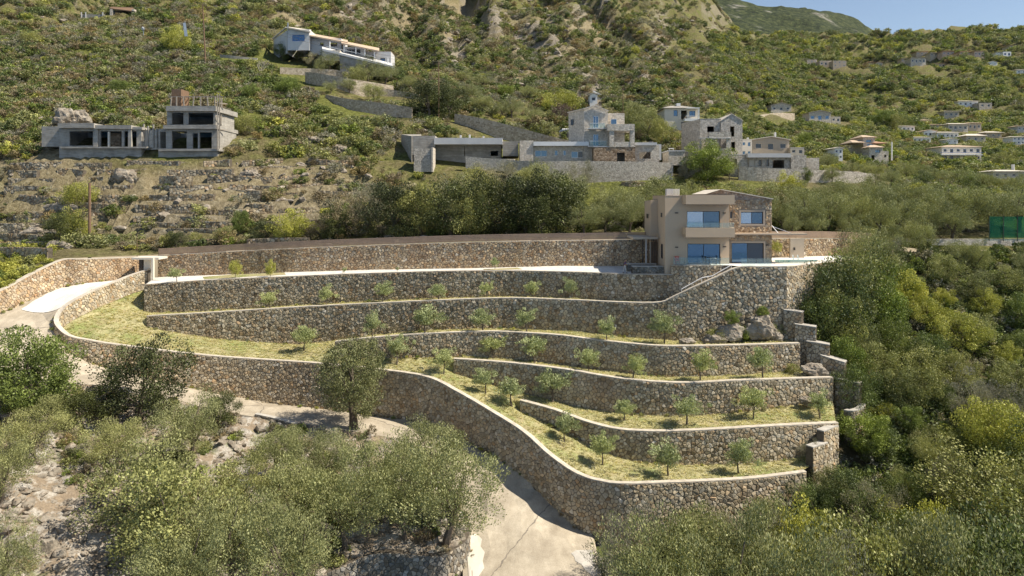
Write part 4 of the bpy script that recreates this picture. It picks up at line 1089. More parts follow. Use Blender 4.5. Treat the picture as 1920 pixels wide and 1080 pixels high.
u.facade('lower_wall', 'concrete', 297, 408, 241.5, 279, 118.4, 8, [(300,247,311,278,'open'),(322,246,350,278.5,'open'),(361,250,371,278.5,'open'),(374,248,397,278.5,'open')], foot=6, roof=False)
u.box('floor_slab', 'concrete', 306, 405, 234.5, 241.4, 117.5, 9.5)
u.facade('upper_wall', 'concrete', 313, 404, 208, 234.4, 118.6, 8, [(322,211.5,344,233.5,'open'),(353,211.5,400,233.5,'open')], foot=zat(234.4,118.6), roof=False)
u.box('roof_slab', 'concrete', 311, 404, 198.5, 207.9, 117.6, 9.5); u.box('floor_slab', 'concrete', 297, 410, 279.1, 283, 117.8, 9)
u.box('stair_head', 'wood', 321.5, 339.5, 167, 198.3, 120, 3)
for px in (320,331,345,362,376,390,403): g = G(); g.bar(at(px,198.4,118), at(px+(px%3-1)*1.5,181,118), .16); g.make('prop', M['greywood'], u.r)
for k in range(5): g = G(); g.bar(at(316,181.5+k*.3,118.4+k*1.4), at(418,181+k*.2,118.4+k*1.4), .12); g.make('beam', M['greywood'], u.r)
for k in range(11): g = G(); g.bar(at(341+k*7,184+k%2,118.1), at(341+k*7,183,124.5), .10); g.make('joist', M['greywood'], u.r)
t = thing('scaffold', 'thin grey scaffold poles on the right side of the unfinished tower', 'scaffold', at(411,280,119))
for px, Y in ((407.5,117.7),(411.5,118.6),(414.5,120.5),(416,122)): g = G(); g.bar(at(px,282,Y), at(px,176 if px < 412 else 184,Y), .13); g.make('pole', M['greywood'], t)
for py in (192,218,241): g = G(); g.bar(at(402,py,117.8), at(426,py+3,120.5), .13); g.make('crossbar', M['greywood'], t)

# ---- concrete wing and stone villas in the centre
u = Bld('concrete_wing_house', 'long low bare concrete house with pale fascia left of the stone villas', 'building', 860, 292, 124)
u.prism('end_wall', 'concrete', [(752,134,252),(772,124,255),(790,130,252)], 5)
u.box('board_marked_wall', 'concrete', 772.2, 816, 254.5, 290, 124.2, 9)
u.facade('recessed_wall', 'concrete', 816.2, 940, 270, 292.5, 126, 7, [(870.5,272,871.8,292,'open'),(920,283,934,292.3,'open')], foot=4, roof=False)
u.box('fascia_slab', 'pale_grey', 814, 942, 258.5, 270.5, 123.2, 10)
u.box('end_block', 'concrete', 942.3, 972, 265, 292.5, 124.6, 9)
for px, hh in ((862,5),(879,6),(905,3)): u.box('roof_block', 'pale_grey', px, px+3, 258.3-hh, 258.3, 127, .6)
t = thing('site_retaining_wall', 'tall stone corner pier below the low concrete house', 'stone wall', at(800,315,119)); g = G(); g.box(xat(776,119.5), xat(809,119.5), 119.5, 123, zat(322,119), zat(278,119)); g.make('wall_core', M['masonry_dark'], t); g = G(); g.box(xat(809.2,119.3), xat(812,119.3), 119.2, 123, zat(322,119), zat(276,119)); g.make('corner', M['masonry'], t)

u = Bld('stone_villa', 'pale stone villa with gabled tower, balconies and blue glass doors', 'house', 1100, 300, 122)
u.box('end_block', 'masonry', 974.5, 1000, 263.5, 303, 121.6, 9)
u.facade('wing_wall', 'masonry', 1000.2, 1113, 273.4, 298, 122.4, 8, [(1003,282,1026,293.5,'win',dict(mull=1,frame='metal')),(1040,282,1046,291.5,'win',dict(mull=0,frame='metal')),(1056,282,1061.5,291.5,'win',dict(mull=0,frame='metal')),(1071,284,1096,296,'win',dict(mull=1,pane=('pane','pane_dark'),frame='metal'))], roof=False)
u.box('fascia', 'white', 1000.2, 1104, 265.5, 273.3, 121.4, 9)
u.prism('tower', 'masonry', [(1066,128,211.5),(1095,122,204.5),(1116,122.02,198.5),(1140,122,208.5),(1140,131,209.5),(1078,133,209)], 5)
u.prism('tower_wing', 'masonry', [(1140.2,123,212),(1171,123,212.5),(1171,131,213.5),(1140.2,131,213.5)], 5)
g = G(); g.bar(at(1064.5,211.2,128.2), at(1095,203.8,121.7), .25, .16); g.make('roof_edge', M['tile_light'], u.r); g = G(); g.bar(at(1094.5,203.8,121.7), at(1116,197.6,121.8), .25, .16); g.bar(at(1116,197.6,121.8), at(1141,208.3,121.8), .25, .16); g.make('roof_edge', M['tile_light'], u.r)
for a, b, c, d, Y, mu in ((1112,218,1122,240,121.9,1),(1112,252,1122,273,121.9,1),(1145,223,1156.5,234,122.9,0)):
    u.window(xat(a,Y), xat(b if False else c,Y), zat(d,Y), zat(b,Y), Y-.02, mull=mu, frame='white', pane='pane', fw=.05)
for a, b, c, d in ((1073.5,224,1077,235),(1074,265,1077,275)):
    Y = 126.2; g = G(); g.box(xat(a,Y)-.35, xat(c,Y)-.3, Y-.4, Y+.3, zat(d,Y), zat(b,Y)); g.make('side_window', M['pane_dark'], u.r)
for py, x1 in ((240,1138),(273.5,1140)):
    u.box('balcony_slab', 'pale_grey', 1103, x1, py, py+1.8, 120.6, 1.36)
    f = u.box('balcony_rail', 'white', 1106, x1-3, py-9.5, py-8.7, 120.7, .06)
    u.box('railing_glass', 'railglass', 1106, x1-3, py-8.6, py-.2, 120.72, .03)
u.box('terrace_parapet', 'masonry', 1139, 1190, 232.5, 245, 119.4, 3.55)
for a, b, Y in ((1143,1151.5,119.5),(1182,1190,119.5)): u.box('pillar', 'masonry', a, b, 245.2, 275, Y, 1.0)
u.box('lower_parapet', 'masonry', 1143, 1190, 265, 275.4, 119.45, .3) if False else u.box('lower_parapet', 'masonry', 1152, 1181.8, 266, 275.2, 119.55, .35)
u.facade('podium', 'masonry_brown', 1113.2, 1191, 275.6, 303, 119.6, 9, [(1157,286,1171.5,302.6,'open')], roof=True, roofmat='pale_grey')
u.facade('right_wing', 'masonry', 1191.2, 1236, 272.5, 300, 121, 8, [(1199,285,1220,297.5,'open')], roof=False); u.box('fascia', 'pale_grey', 1191.2, 1232, 267, 272.4, 120.6, 8)
u.box('fascia', 'pale_grey', 1232.2, 1240, 270.5, 300, 121.3, 6)
t = thing('timber_pergola', 'small pale timber pergola at the left rear of the stone villa', 'pergola', at(1058,255,131))
for k in range(4): g = G(); g.bar(at(1049+k*4.4,247-k,131), at(1056+k*3,241.5,134), .14); g.make('beam', M['white'], t)
for px in (1050,1064): g = G(); g.bar(at(px,258,131), at(px,246,131), .14); g.make('post', M['greywood'], t)

u = Bld('grey_stone_villa', 'grey stone villa with a gabled right half and open dark windows, unfinished', 'house', 1340, 300, 124)
u.prism('main_wall', 'masonry_dark', [(1277.5,131,231),(1312,124,223.5),(1312,134,226),(1285,136,232)], 4)
u.facade('front_wall', 'masonry_dark', 1312.2, 1352, 223.5, 290, 124, 9, [(1326,237,1339,248,'open')], foot=3)
u.facade('gable_wall', 'masonry_dark', 1352.2, 1392, 227, 290, 123.6, 10, [(1369,237,1377,256,'open'),(1371,266,1378.5,284,'open')], foot=3, roof=False)
Y = 123.6; u.gable('gable_roof', 'tile_light', xat(1352.2,Y), xat(1392,Y), Y, Y+10, zat(227.2,Y), 1.28, over=.1, thick=.12)
mk('gable_end', [(xat(1352.2,Y),Y,zat(227,Y)),(xat(1392,Y),Y,zat(227,Y)),((xat(1352.2,Y)+xat(1392,Y))/2,Y,zat(227,Y)+1.25)], [(0,1,2)], M['masonry_dark'], u.r)
u.facade('porch', 'masonry_dark', 1313, 1370.5, 258.2, 281, 121.4, 2.58, [(1315.5,259.5,1329,279,'open'),(1338,259.5,1362,278,'open')], roof=False, foot=zat(300,121.4))
u.box('porch_parapet', 'masonry_dark', 1330, 1371, 247.5, 258, 121.2, .4); u.box('porch_slab', 'pale_grey', 1311, 1371, 258.02, 259.4, 121.1, .28)
u.facade('lower_wall', 'masonry_dark', 1366, 1404, 290.3, 312, 122.5, 8, [(1374,298,1382,311,'open')], foot=2, roofmat='pale_grey')
u.facade('wing_wall', 'masonry_dark', 1404.2, 1483, 295.4, 316.5, 122.3, 8, [(1404.8,299,1416,311.5,'door',dict(mat='beige')),(1422.5,299.5,1428,311.5,'win',dict(mull=0,pane='pane_dark')),(1437,299.5,1441.5,311.5,'win',dict(mull=0,pane='pane_dark')),(1449,300,1470.5,315,'open')], roof=False, foot=2)
u.box('fascia', 'pale_grey', 1402, 1483, 287.5, 295.2, 121.6, 9)
u.box('end_block', 'masonry_dark', 1483.3, 1512, 291, 318, 121.9, 8); u.box('end_wall', 'masonry', 1512.3, 1536, 296, 318, 123.5, .5)
t = thing('stone_annex', 'low pale stone block with a flat top between the two stone villas', 'building', at(1266,303,122)); g = G(); g.box(xat(1254,122), xat(1284,122), 122, 127, zat(310,122), zat(284,122)); g.make('wall_core', M['masonry'], t); g = G(); g.box(xat(1252,122), xat(1286,122), 121.9, 127.1, zat(283.9,122), zat(281.8,122)); g.make('coping', M['pale_grey'], t)
t = thing('white_garden_table', 'white garden table beside the annex between the stone villas', 'table', at(1259,281,123)); g = G(); g.box(xat(1255,123), xat(1264,123), 123, 124, zat(278.4,123), zat(277.6,123)); g.make('tabletop', M['white'], t)
for px in (1255.5,1263): g = G(); g.box(xat(px,123), xat(px+.6,123), 123.2, 123.3, zat(281.8,123), zat(278.5,123)); g.make('leg', M['white'], t)

u = Bld('white_villa', 'two storey cream villa with grey hip roof and corner loggia behind the grey stone villa', 'house', 1278, 235, 166)
Y = 166
u.facade('wall', 'cream', 1246, 1311, 203.5, 242, Y, 9, [(1263,206.5,1270.5,217.5,'win',dict(mull=0)),(1277,207,1288,224,'open'),(1292.5,208,1303.5,219,'win',dict(mull=1)),(1277,229,1289,240,'win',dict(mull=1,pane='pane_dark'))], roof=False)
u.hip('roof', 'slate', xat(1245,Y), xat(1305,Y), Y, Y+9, zat(203.4,Y), 1.1, .4, .3)
u.box('pergola_roof', 'white', 1288, 1312, 201.5, 203.2, Y-1.5, 1.4); u.box('column', 'white', 1309.5, 1311.5, 203.4, 232, Y-1.4, .3); u.box('balcony', 'white', 1284, 1312, 222, 227, Y-1.5, 1.45); u.box('balcony_rail', 'white', 1286, 1311, 217, 217.8, Y-1.4, .08)
u.box('chimney', 'white', 1269, 1276, 193.5, 199, Y+3, 1)

def house(label, px0, px1, pe, pb, wall_, roof_, kind='hip', rh=.28, nw=3, storeys=1, Yf=None, depth=None, blue=False, name='village_house', ridge=.45, chim=False, balcony=False, pane='pane_dark'):
    Y = Yf
    if not Y:
        ry = at((px0+px1)/2, pb, 1.0).normalized(); hh = BVH_HILL.ray_cast(ry*60, ry, 3000)[0]
        Y = (hh.y if hh else hill_Y((px0+px1)/2, pb)) - 1.0
    u = Bld(name, label, 'house', (px0+px1)/2, pb, Y)
    W = xat(px1,Y)-xat(px0,Y); dp = depth or max(5, min(W*.7, 11)); holes = []
    hgt = (pb-pe)/storeys
    for s_ in range(storeys):
        for k in range(nw):
            a = px0 + (px1-px0)*(k+.5)/nw; ww = min((px1-px0)/nw*.26, hgt*.22)
            tall = .72 if (k + s_) % 2 else .62
            holes.append((a-ww, pe+hgt*s_+hgt*.26, a+ww, pe+hgt*s_+hgt*tall, 'win', dict(mull=0, frame='blue' if blue else 'white', pane=pane, fw=.08*Y/200)))
    u.facade('wall', wall_, px0, px1, pe, pb, Y, dp, holes, foot=zat(pb,Y)-6, roof=(kind == 'flat'), roofmat=roof_)
    x0, x1 = xat(px0,Y), xat(px1,Y)
    if kind == 'hip': u.hip('roof', roof_, x0, x1, Y, Y+dp, zat(pe,Y)+.01, W*rh*.5, .35*Y/200, ridge)
    if kind == 'gable':
        h_ = W*rh*.5; u.gable('roof', roof_, x0, x1, Y, Y+dp, zat(pe,Y)+.01, h_, .3)
        mk('gable_end', [(x0,Y,zat(pe,Y)),(x1,Y,zat(pe,Y)),((x0+x1)/2,Y,zat(pe,Y)+h_)], [(0,1,2)], M[wall_], u.r)
    if chim: u.box('chimney', 'white', px0+(px1-px0)*.62, px0+(px1-px0)*.62+1.4*150/Y, pe-(px1-px0)*.22, pe+1, Y+dp*.4, .8)
    if balcony:
        pm = pe+hgt*.98; u.box('balcony', 'white', px0-2, px1+3, pm, pm+1.6, Y-2, 1.98); u.box('balcony_rail', 'blue' if blue else 'white', px0-2, px1+3, pm-3.4, pm-2.8, Y-2, .1)
    return u
house('cream three storey house with tall chimney behind the grey stone villa', 1390, 1410, 262, 296, 'cream', 'cream', 'flat', nw=2, storeys=2, Yf=133, chim=True, depth=7, pane='pane')
house('low beige house with a pale pitched roof right of the grey stone villa', 1411, 1480, 263, 287, 'tan', 'tile_light', 'gable', .18, 3, Yf=140, chim=True)
house('small open pavilion with white posts and flat pale roof right of the beige house', 1482, 1508, 277, 292, 'beige', 'tile_light', 'flat', nw=2, Yf=139, depth=4)
house('small white hillside hut with open pergola above the central stone villa', 1106, 1120, 178, 195, 'white', 'tile_light', 'gable', .5, 1, Yf=None, depth=4)
t = thing('white_pergola', 'white post pergola stepping down from the hillside hut', 'pergola', at(1130,190,188))
for px, pt in ((1113,170),(1120,174),(1128,178)): g = G(); g.bar(at(px,196,188), at(px,pt,188), .25); g.make('post', M['greywood'], t)
g = G(); g.bar(at(1112,171,188), at(1132,180,188), .3); g.make('beam', M['white'], t); g = G(); g.bar(at(1120,186,188), at(1142,193,188), .5, 1.0); g.make('parapet', M['white'], t)
house('tan stone cottage with twin dark openings on the slope below the forest', 1446, 1484, 198, 210, 'masonry', 'slate', 'gable', .25, 3)
house('low gabled stone cottage with a blue glass window right of the tan stone cottage', 1517, 1558, 212, 230, 'masonry', 'slate', 'gable', .22, 3, pane='pane')
house('low stone annex extending right of the blue windowed stone cottage', 1559, 1576, 219, 231, 'masonry', 'slate', 'flat', nw=2)
house('leftmost of the three square two storey grey blocks high on the slope', 1513, 1532, 112, 124, 'tan', 'tile_light', 'flat', nw=3, storeys=2)
house('middle one of the three square grey blocks high on the slope', 1537, 1560, 114, 125, 'tan', 'tile_light', 'flat', nw=3, storeys=1)
house('rightmost of the three square grey blocks high on the slope', 1562, 1587, 114, 126, 'tan', 'tile_light', 'flat', nw=3, storeys=2)
VH = [
 ('low pink roofed house with two gables on the ridge above the woods', 1628,1641,117,125,'beige','tile_red','hip',.3,2,1),
 ('small ochre house with a white belfry like chimney right of the pink roofed one', 1642,1655,118,125,'beige','tile_red','gable',.3,2,1),
 ('dark grey roofed long house on the upper village edge', 1690,1706,110,116,'tan','slate','hip',.2,3,1),
 ('long low tan house below the upper village, darkest roof', 1708,1736,108,121,'masonry','slate','hip',.16,4,1),
 ('narrow brown house at the top of the upper village', 1718,1740,97,104,'tan','tile_red','hip',.16,3,1),
 ('wide terrace house with a light roof in the upper village centre', 1744,1766,99,107,'beige','tile_light','hip',.18,3,1),
 ('small red roofed house squeezed in the upper village centre', 1767,1789,96,104,'pink','tile_red','hip',.2,3,1),
 ('large pinkish house with two wings in the upper village', 1800,1826,97,109,'pink','tile_red','hip',.2,4,2),
 ('right wing house of the large pinkish pair in the upper village', 1827,1846,96,106,'pink','tile','hip',.2,3,1),
 ('white two storey house with grey shutters at the upper right', 1867,1879,98,108,'white','slate','hip',.2,2,2),
 ('white house with pale blue front at the upper right', 1881,1896,97,107,'white','slate','flat',.2,2,1),
 ('pink stuccoed house alone below the upper village', 1748,1772,119,127,'pink','tile','hip',.16,4,1),
 ('white gabled cottage right of the tall cypress', 1853,1870,117,122,'white','tile_light','gable',.3,2,1),
 ('white cottage at the right picture edge beside the green field', 1906,1925,131,139,'white','tile_light','hip',.2,2,1),
 ('tan house at the top right picture corner of the slope', 1893,1922,85,92,'beige','tile','hip',.18,3,1),
 ('white hip roofed villa among dark trees on the mid slope', 1797,1834,190,200,'white','tile_light','hip',.14,4,1),
 ('dark grey stone house attached right of the white villa on the mid slope', 1836,1860,193,203,'masonry_dark','slate','flat',.1,2,1),
 ('boxy beige house below the white villa on the mid slope', 1770,1798,209,220,'beige','tile_light','hip',.12,3,1),
 ('tan low roofed house left end of the middle village row', 1720,1744,226,235,'tan','tile','hip',.2,3,1),
 ('low tan shed behind the white row of the middle village', 1744,1762,234,240,'tan','tile','hip',.2,2,1),
 ('white house with three dark windows left in the middle village', 1684,1715,237,246,'white','tile_light','hip',.12,4,1),
 ('broad tan stone house with pale hip roof in the middle village', 1778,1815,233,246,'masonry','tile_light','hip',.14,4,1),
 ('tan house with yellow wall right of the broad stone house', 1816,1840,231,245,'tan','tile','hip',.16,3,1),
 ('white red roofed cottage at the left end of the white row', 1716,1732,248,256,'white','tile','hip',.2,2,1),
 ('white gabled house in the white row of the middle village', 1733,1756,246,258,'white','tile','gable',.24,3,1),
 ('long white house with brown doors in the white row', 1757,1797,249,260,'white','tile_light','hip',.12,5,1),
 ('white flat fronted house in front of the white row', 1712,1745,258,268,'white','tile_light','hip',.12,4,1),
 ('little green white cottage below the white row', 1775,1796,262,269,'white','tile_light','gable',.2,2,1),
 ('large barn like house with a long pale roof right of the white row', 1812,1848,255,266,'beige','tile_light','hip',.24,3,1),
 ('tan ridge roofed house behind the barn like house', 1848,1878,249,258,'tan','tile_light','hip',.2,3,1),
 ('grey white house at the right picture edge of the middle village', 1908,1925,237,246,'pale_grey','tile','hip',.2,2,1),
 ('white two storey house with blue shutters at the right picture edge', 1899,1922,257,271,'white','tile_light','hip',.16,3,2),
]
for h in VH: house(h[0], *h[1:7], kind=h[7], rh=h[8], nw=h[9], storeys=h[10], blue=('blue' in h[0]))
house('big hip roofed house with long blue balcony in the lower village', 1766, 1840, 276, 303, 'cream', 'tile', 'hip', .12, 6, 2, blue=True, balcony=True, ridge=.3)
house('low house with a wide tan hip roof before the blue balcony house', 1752, 1800, 299, 312, 'cream', 'tile', 'hip', .13, 4, 1, ridge=.3, Yf=185)
house('white house with bright blue doors behind the olive trees', 1565, 1580, 279, 300, 'white', 'tile_light', 'gable', .3, 2, 2, blue=True)
house('house with a pale roof and square chimney in the olive trees at the right edge', 1862, 1925, 322, 336, 'beige', 'tile_light', 'hip', .1, 4, 1, chim=True, Yf=150)
u = house('stepped stone villa with a raised tower, arches and brown roofs in the lower village', 1606, 1655, 276, 300, 'masonry', 'slate', 'flat', .1, 4, 2, name='stepped_stone_villa')
Y = hill_Y(1630,300) - 2
u.facade('tower', 'masonry', 1619, 1640, 258, 277, Y+2, 6, [(1624,262,1634,267,'win',dict(mull=0)),(1626,270,1637,276,'win',dict(mull=1))], roof=False); u.hip('tower_roof', 'tile', xat(1618,Y+2), xat(1641,Y+2), Y+2, Y+8, zat(257.9,Y+2), .7, .3, .3)
u.hip('left_roof', 'tile', xat(1599,Y+1), xat(1619,Y+1), Y+1, Y+7, zat(268,Y+1), .8, .3, .3); u.hip('right_roof', 'tile_red', xat(1641,Y+1), xat(1660,Y+1), Y+1, Y+7, zat(269,Y+1), .6, .3, .3)
u.facade('front_bay', 'masonry', 1630, 1655, 277, 300, Y-2, 3, [(1641,281,1650,286,'win',dict(mull=1)),(1634,291,1640,300,'open')], roof=False); u.hip('bay_roof', 'tile', xat(1630,Y-2), xat(1655,Y-2), Y-2, Y+1, zat(276.9,Y-2), .6, .3, .3)
u.facade('right_bay', 'masonry', 1655.3, 1666, 284, 300, Y-1.8, 4, [(1658,290,1662,295,'open')])
t = thing('cypress_terrace_mast', 'slim pale mast standing right of the stepped stone villa', 'pole', at(1672,300,Y)); g = G(); g.tube([at(1672,301,Y), at(1672,266,Y)], .14, 6); g.make('mast', M['white'], t)

# ---- upper villa on the left slope
Y = 186
u = Bld('hillside_villa', 'white single storey villa with blue window and long pergola high on the left slope', 'house', 620, 110, Y)
u.prism('side_wall', 'pale_grey', [(513,196,73),(538.5,186,57),(560,196,60)], zat(100,Y))
u.facade('main_wall', 'pale_grey', 539, 580, 55, 84, Y, 9, [(548,65,571,77,'win',dict(mull=1,frame='blue',pane='pane',fw=.12))], roof=False)
g = G(); g.bar(at(537,51.5,Y-.8), at(582,60,Y-.8), .5, .3); g.make('roof_edge', M['tile_light'], u.r); g = G(); g.bar(at(512,73,196), at(537,51.5,Y-.8), .5, .3); g.make('roof_edge', M['tile_light'], u.r)
mk('roof', [at(537,51.2,Y-.6), at(582,59.6,Y-.6), at(584,56,Y+9), at(540,50,Y+9)], [(0,1,2,3)], M['tile_light'], u.r)
u.box('flue', 'metal', 538.5, 540.5, 42, 55, Y+2, .5)
u.facade('middle_wall', 'pale_grey', 580.3, 640, 72, 93, Y+2, 7, [(600,80,607,86,'open'),(616,80,632,87,'open')], roof=False)
g = G(); V_ = [at(581,66,Y), at(652,79,Y), at(652,75,Y+9), at(581,62,Y+9)]; V_ += [p-Vector((0,0,.35)) for p in V_]; mk('middle_roof', V_, [(0,1,2,3),(7,6,5,4),(0,4,5,1),(1,5,6,2),(2,6,7,3),(3,7,4,0)], M['tile'], u.r)
V_ = [at(640,80,Y-3), at(711,95,Y-3), at(711,90,Y+6), at(640,76,Y+6)]; V_ += [p-Vector((0,0,.35)) for p in V_]; mk('pergola_roof', V_, [(0,1,2,3),(7,6,5,4),(0,4,5,1),(1,5,6,2),(2,6,7,3),(3,7,4,0)], M['tile'], u.r)
for px, pt, pb in ((618,78,92),(645,83,97),(667,87,101),(684,92,104),(702,97,109),(727,108,120)): u.box('pergola_post', 'white', px-1, px+1, pt, pb, Y-2.5, .3)
u.facade('glazed_wall', 'white', 646, 684, 88, 104, Y+1, 6, [(650,92,676,102,'win',dict(mull=2,frame='white',pane='pane_dark'))], roof=False)
u.facade('right_wall', 'pale_grey', 685, 733, 97, 118, Y+2, 6, [(694,104,704,111,'open'),(713,109,722,115,'win',dict(mull=0))], roofmat='tile')
V_ = [at(604,91,Y-5), at(737,123.5,Y-5), at(737,119,Y+1), at(604,87,Y+1)]; V_ += [p-Vector((0,0,.55)) for p in V_]; mk('terrace_slab', V_, [(0,1,2,3),(7,6,5,4),(0,4,5,1),(1,5,6,2),(2,6,7,3),(3,7,4,0)], M['pale_grey'], u.r)
g = G(); g.bar(at(612,87,Y-5), at(700,106,Y-5), .12); g.make('terrace_rail', M['white'], u.r)
u.box('terrace_base', 'masonry', 604, 637, 94, 114, Y-4.8, 5); u.prism('lower_wall', 'concrete', [(637.5,Y-4.6,104),(735,Y-4.6,126),(735,Y,126),(637.5,Y,104)], zat(150,Y))
for px in (690, 700): u.box('lower_door', 'dark', px, px+6, 121, 128, Y-4.75, .1)
t = thing('clipped_hedge', 'long clipped bright green hedge running down the slope to the white hillside villa', 'hedge', at(500,80,184))
HEDGE = [(a, b, hill_Y(a, b+5)-.5) for a, b in ((385,55),(450,62),(520,74),(560,84),(598,95))]
u = Bld('garden_shelter', 'small open shelter with brown roof and two stone piers at the top left', 'shelter', 230, 38, 205)
Yh = hill_Y(230, 38); 
for a, b in ((206,211),(247,252)): u.box('stone_pier', 'masonry', a, b, 17, 38, Yh, 1.2)
V_ = [at(205,15,Yh), at(253,21,Yh), at(250,14,Yh+6), at(208,12.5,Yh+6)]; V_ += [p-Vector((0,0,.3)) for p in V_]; mk('roof', V_, [(0,1,2,3),(7,6,5,4),(0,4,5,1),(1,5,6,2),(2,6,7,3),(3,7,4,0)], M['wood'], u.r)
u.box('rear_wall', 'wood', 211.5, 246.5, 20, 36, Yh+5, .3)
t = thing('garden_wall', 'low grey wall with short pillars left of the open shelter', 'wall', at(172,33,Yh)); g = G(); g.box(xat(152,Yh), xat(196,Yh), Yh, Yh+.5, zat(37,Yh), zat(27,Yh)); g.make('wall_core', M['concrete'], t)
for px in (152,160,192): g = G(); g.box(xat(px,Yh), xat(px+1.6,Yh), Yh-.2, Yh-.01, zat(37,Yh), zat(23,Yh)); g.make('pillar', M['pale_grey'], t)
t = thing('white_board', 'tall white leaning board on the slope beside the yellow green tree', 'board', at(349,62,170)); g = G(); g.add([at(343,43,170), at(348,42,170), at(352,68,170.3), at(346,68,170.3)] + [at(343,43,170.2), at(348,42,170.2), at(352,68,170.5), at(346,68,170.5)], [(0,1,2,3),(7,6,5,4),(0,4,5,1),(1,5,6,2),(2,6,7,3),(3,7,4,0)]); g.make('board', M['white'], t)
t = thing('satellite_dish', 'grey round dish on a thin post at the upper left', 'dish', at(269,62,175)); g = G(); g.tube([at(269,66,175), at(269,55,175)], .08); g.make('post', M['metal'], t); g = G(); g.tube([at(268.5,54,174.8), at(267,54.2,174.6)], [.55,.35], 12); g.make('bowl', M['pale_grey'], t)

# ---- masonry retaining walls on the slope
def hwall(key, label, pts, hpx, mat='masonry', thick=.7):
    if key not in ('h1','h2','h10'): pts = [(p[0], p[1], hill_Y(p[0], p[1]+(hpx[i] if isinstance(hpx,(list,tuple)) else hpx)*.9)) for i, p in enumerate(pts)]
    return wall(key, label, pts, [(p[0], zat(p[1]+hpx[i] if isinstance(hpx, (list,tuple)) else p[1]+hpx, p[2]), 1) for i, p in enumerate(pts)], mat=mat, thick=thick, stones=False, copm=None, smooth=3, name='retaining_wall', cat='retaining wall')
hwall('h1', 'long dark stone retaining wall under the central stone villa', [(950,299,119.5),(1010,301,118.2),(1100,301,118),(1200,302,118),(1262,304,118.5)], 34, 'masonry_dark')
hwall('h2', 'long stone retaining wall under the grey stone villa, right of the round green tree', [(1385,311,119.5),(1440,314,119),(1520,317,119.3),(1590,320,121),(1640,325,123)], 32, 'masonry_dark')
hwall('h3', 'tall curved brown stone wall sweeping down the slope to the central stone villa', [(852,212,152),(900,220,148),(960,235,142),(1020,251,136),(1068,263,131)], [18,30,33,26,14], 'masonry_tan')
hwall('h4', 'upper stone retaining wall with a square corner on the left slope', [(572,134,160),(600,137,158),(650,146,157),(690,152,157),(738,160,158)], [22,32,32,26,16], 'masonry_tan')
hwall('h5', 'lower stone retaining wall of the small orchard on the left slope', [(610,176,148),(650,184,146),(700,190,146),(772,200,148)], [14,18,22,22], 'masonry_tan')
hwall('h6', 'pale stone wall at the right end of the small orchard', [(700,163,156),(740,168,155),(785,176,155)], 14, 'masonry_tan')
hwall('h7', 'rough stone wall below the white hillside villa', [(525,125,166),(560,127,165),(620,129,164),(650,134,164)], 15, 'masonry_tan')
hwall('h8', 'pale stone wall under the tan stone cottage', [(1425,215,215),(1460,211,212),(1490,212,212)], 12, 'masonry_tan')
hwall('h9', 'low stone wall at the edge of the olive grove behind the round bush', [(1590,318,131),(1620,323,130),(1650,325,130)], 18, 'masonry_tan')
hwall('h10', 'long low pale wall beside the concrete wing among the bushes', [(873,292,121),(920,296,120.5),(965,297,120)], 14, 'masonry')
hwall('h11', 'grey concrete steps wall beside the hedge on the left slope', [(412,101,176),(440,104,175),(482,108,174)], 9, 'concrete')

# ---- poles and wires
def pole(label, px, pb, pt, Y, r, arms=True, lean=0, name='utility_pole'):
    z = gz(xat(px,Y), Y, zat(pb,Y)); b = Vector((xat(px,Y), Y, min(z, zat(pb,Y))-.3)); tp = at(px+lean, pt, Y)
    t = thing(name, label, 'utility pole', b); g = G(); g.tube([b, b.lerp(tp,.5), tp], [r, r*.85, r*.7], 8); g.make('pole_shaft', M['wood'], t)
    if arms: g = G(); g.bar(tp+Vector((-.7,0,-.5)), tp+Vector((.7,0,-.5)), .1); g.make('crossarm', M['wood'], t)
    return tp
pole('thick brown wooden pole standing behind the road wall at the left', 168, 480, 343, 99, .24, False)
P1 = pole('tall slim wooden power pole on the left slope', 386, 128, 8, 172, .19, True, -6)
P2 = pole('dark power pole above the large evergreen in the centre', 822.5, 172, 116, 152, .13)
P3 = pole('thin pole by the white hillside villa', 617, 78, 46, 192, .09)
P4 = pole('thin dark pole on the slope above the central stone villa', 1168, 205, 160, 160, .09, False)
pole('short wooden stake behind the gate fence', 257, 482, 444, 97.5, .05, False)
def wire(a, b, sag, r=.022):
    pts = [a.lerp(b, k/14) - Vector((0,0,sag*4*(k/14)*(1-k/14))) for k in range(15)]
    t = thing('power_cable', None, 'cable', pts[0]); g = G(); g.tube(pts, r, 4); g.make('strand', M['wire'], t); return t
for k, (dz, lab) in enumerate(((0,'upper power cable spanning from the tall left pole to the dark centre pole'),(-.9,'lower power cable spanning from the tall left pole to the dark centre pole'))):
    o = Vector((0, .5*k, dz)); tag(wire(P1+o, P2+o*.6, 2.2), lab)
for k, (dz, lab) in enumerate(((0,'upper power cable falling right from the centre pole behind the stone villa'),(-.7,'lower power cable falling right from the centre pole behind the stone villa'))):
    tag(wire(P2+Vector((0,.4*k,dz)), at(1335,198,205)+Vector((0,0,dz)), 1.8), lab)
tag(wire(at(-60,-6,172), P1+Vector((0,0,-.2)), 1.5), 'power cable entering from the left picture edge to the tall pole')

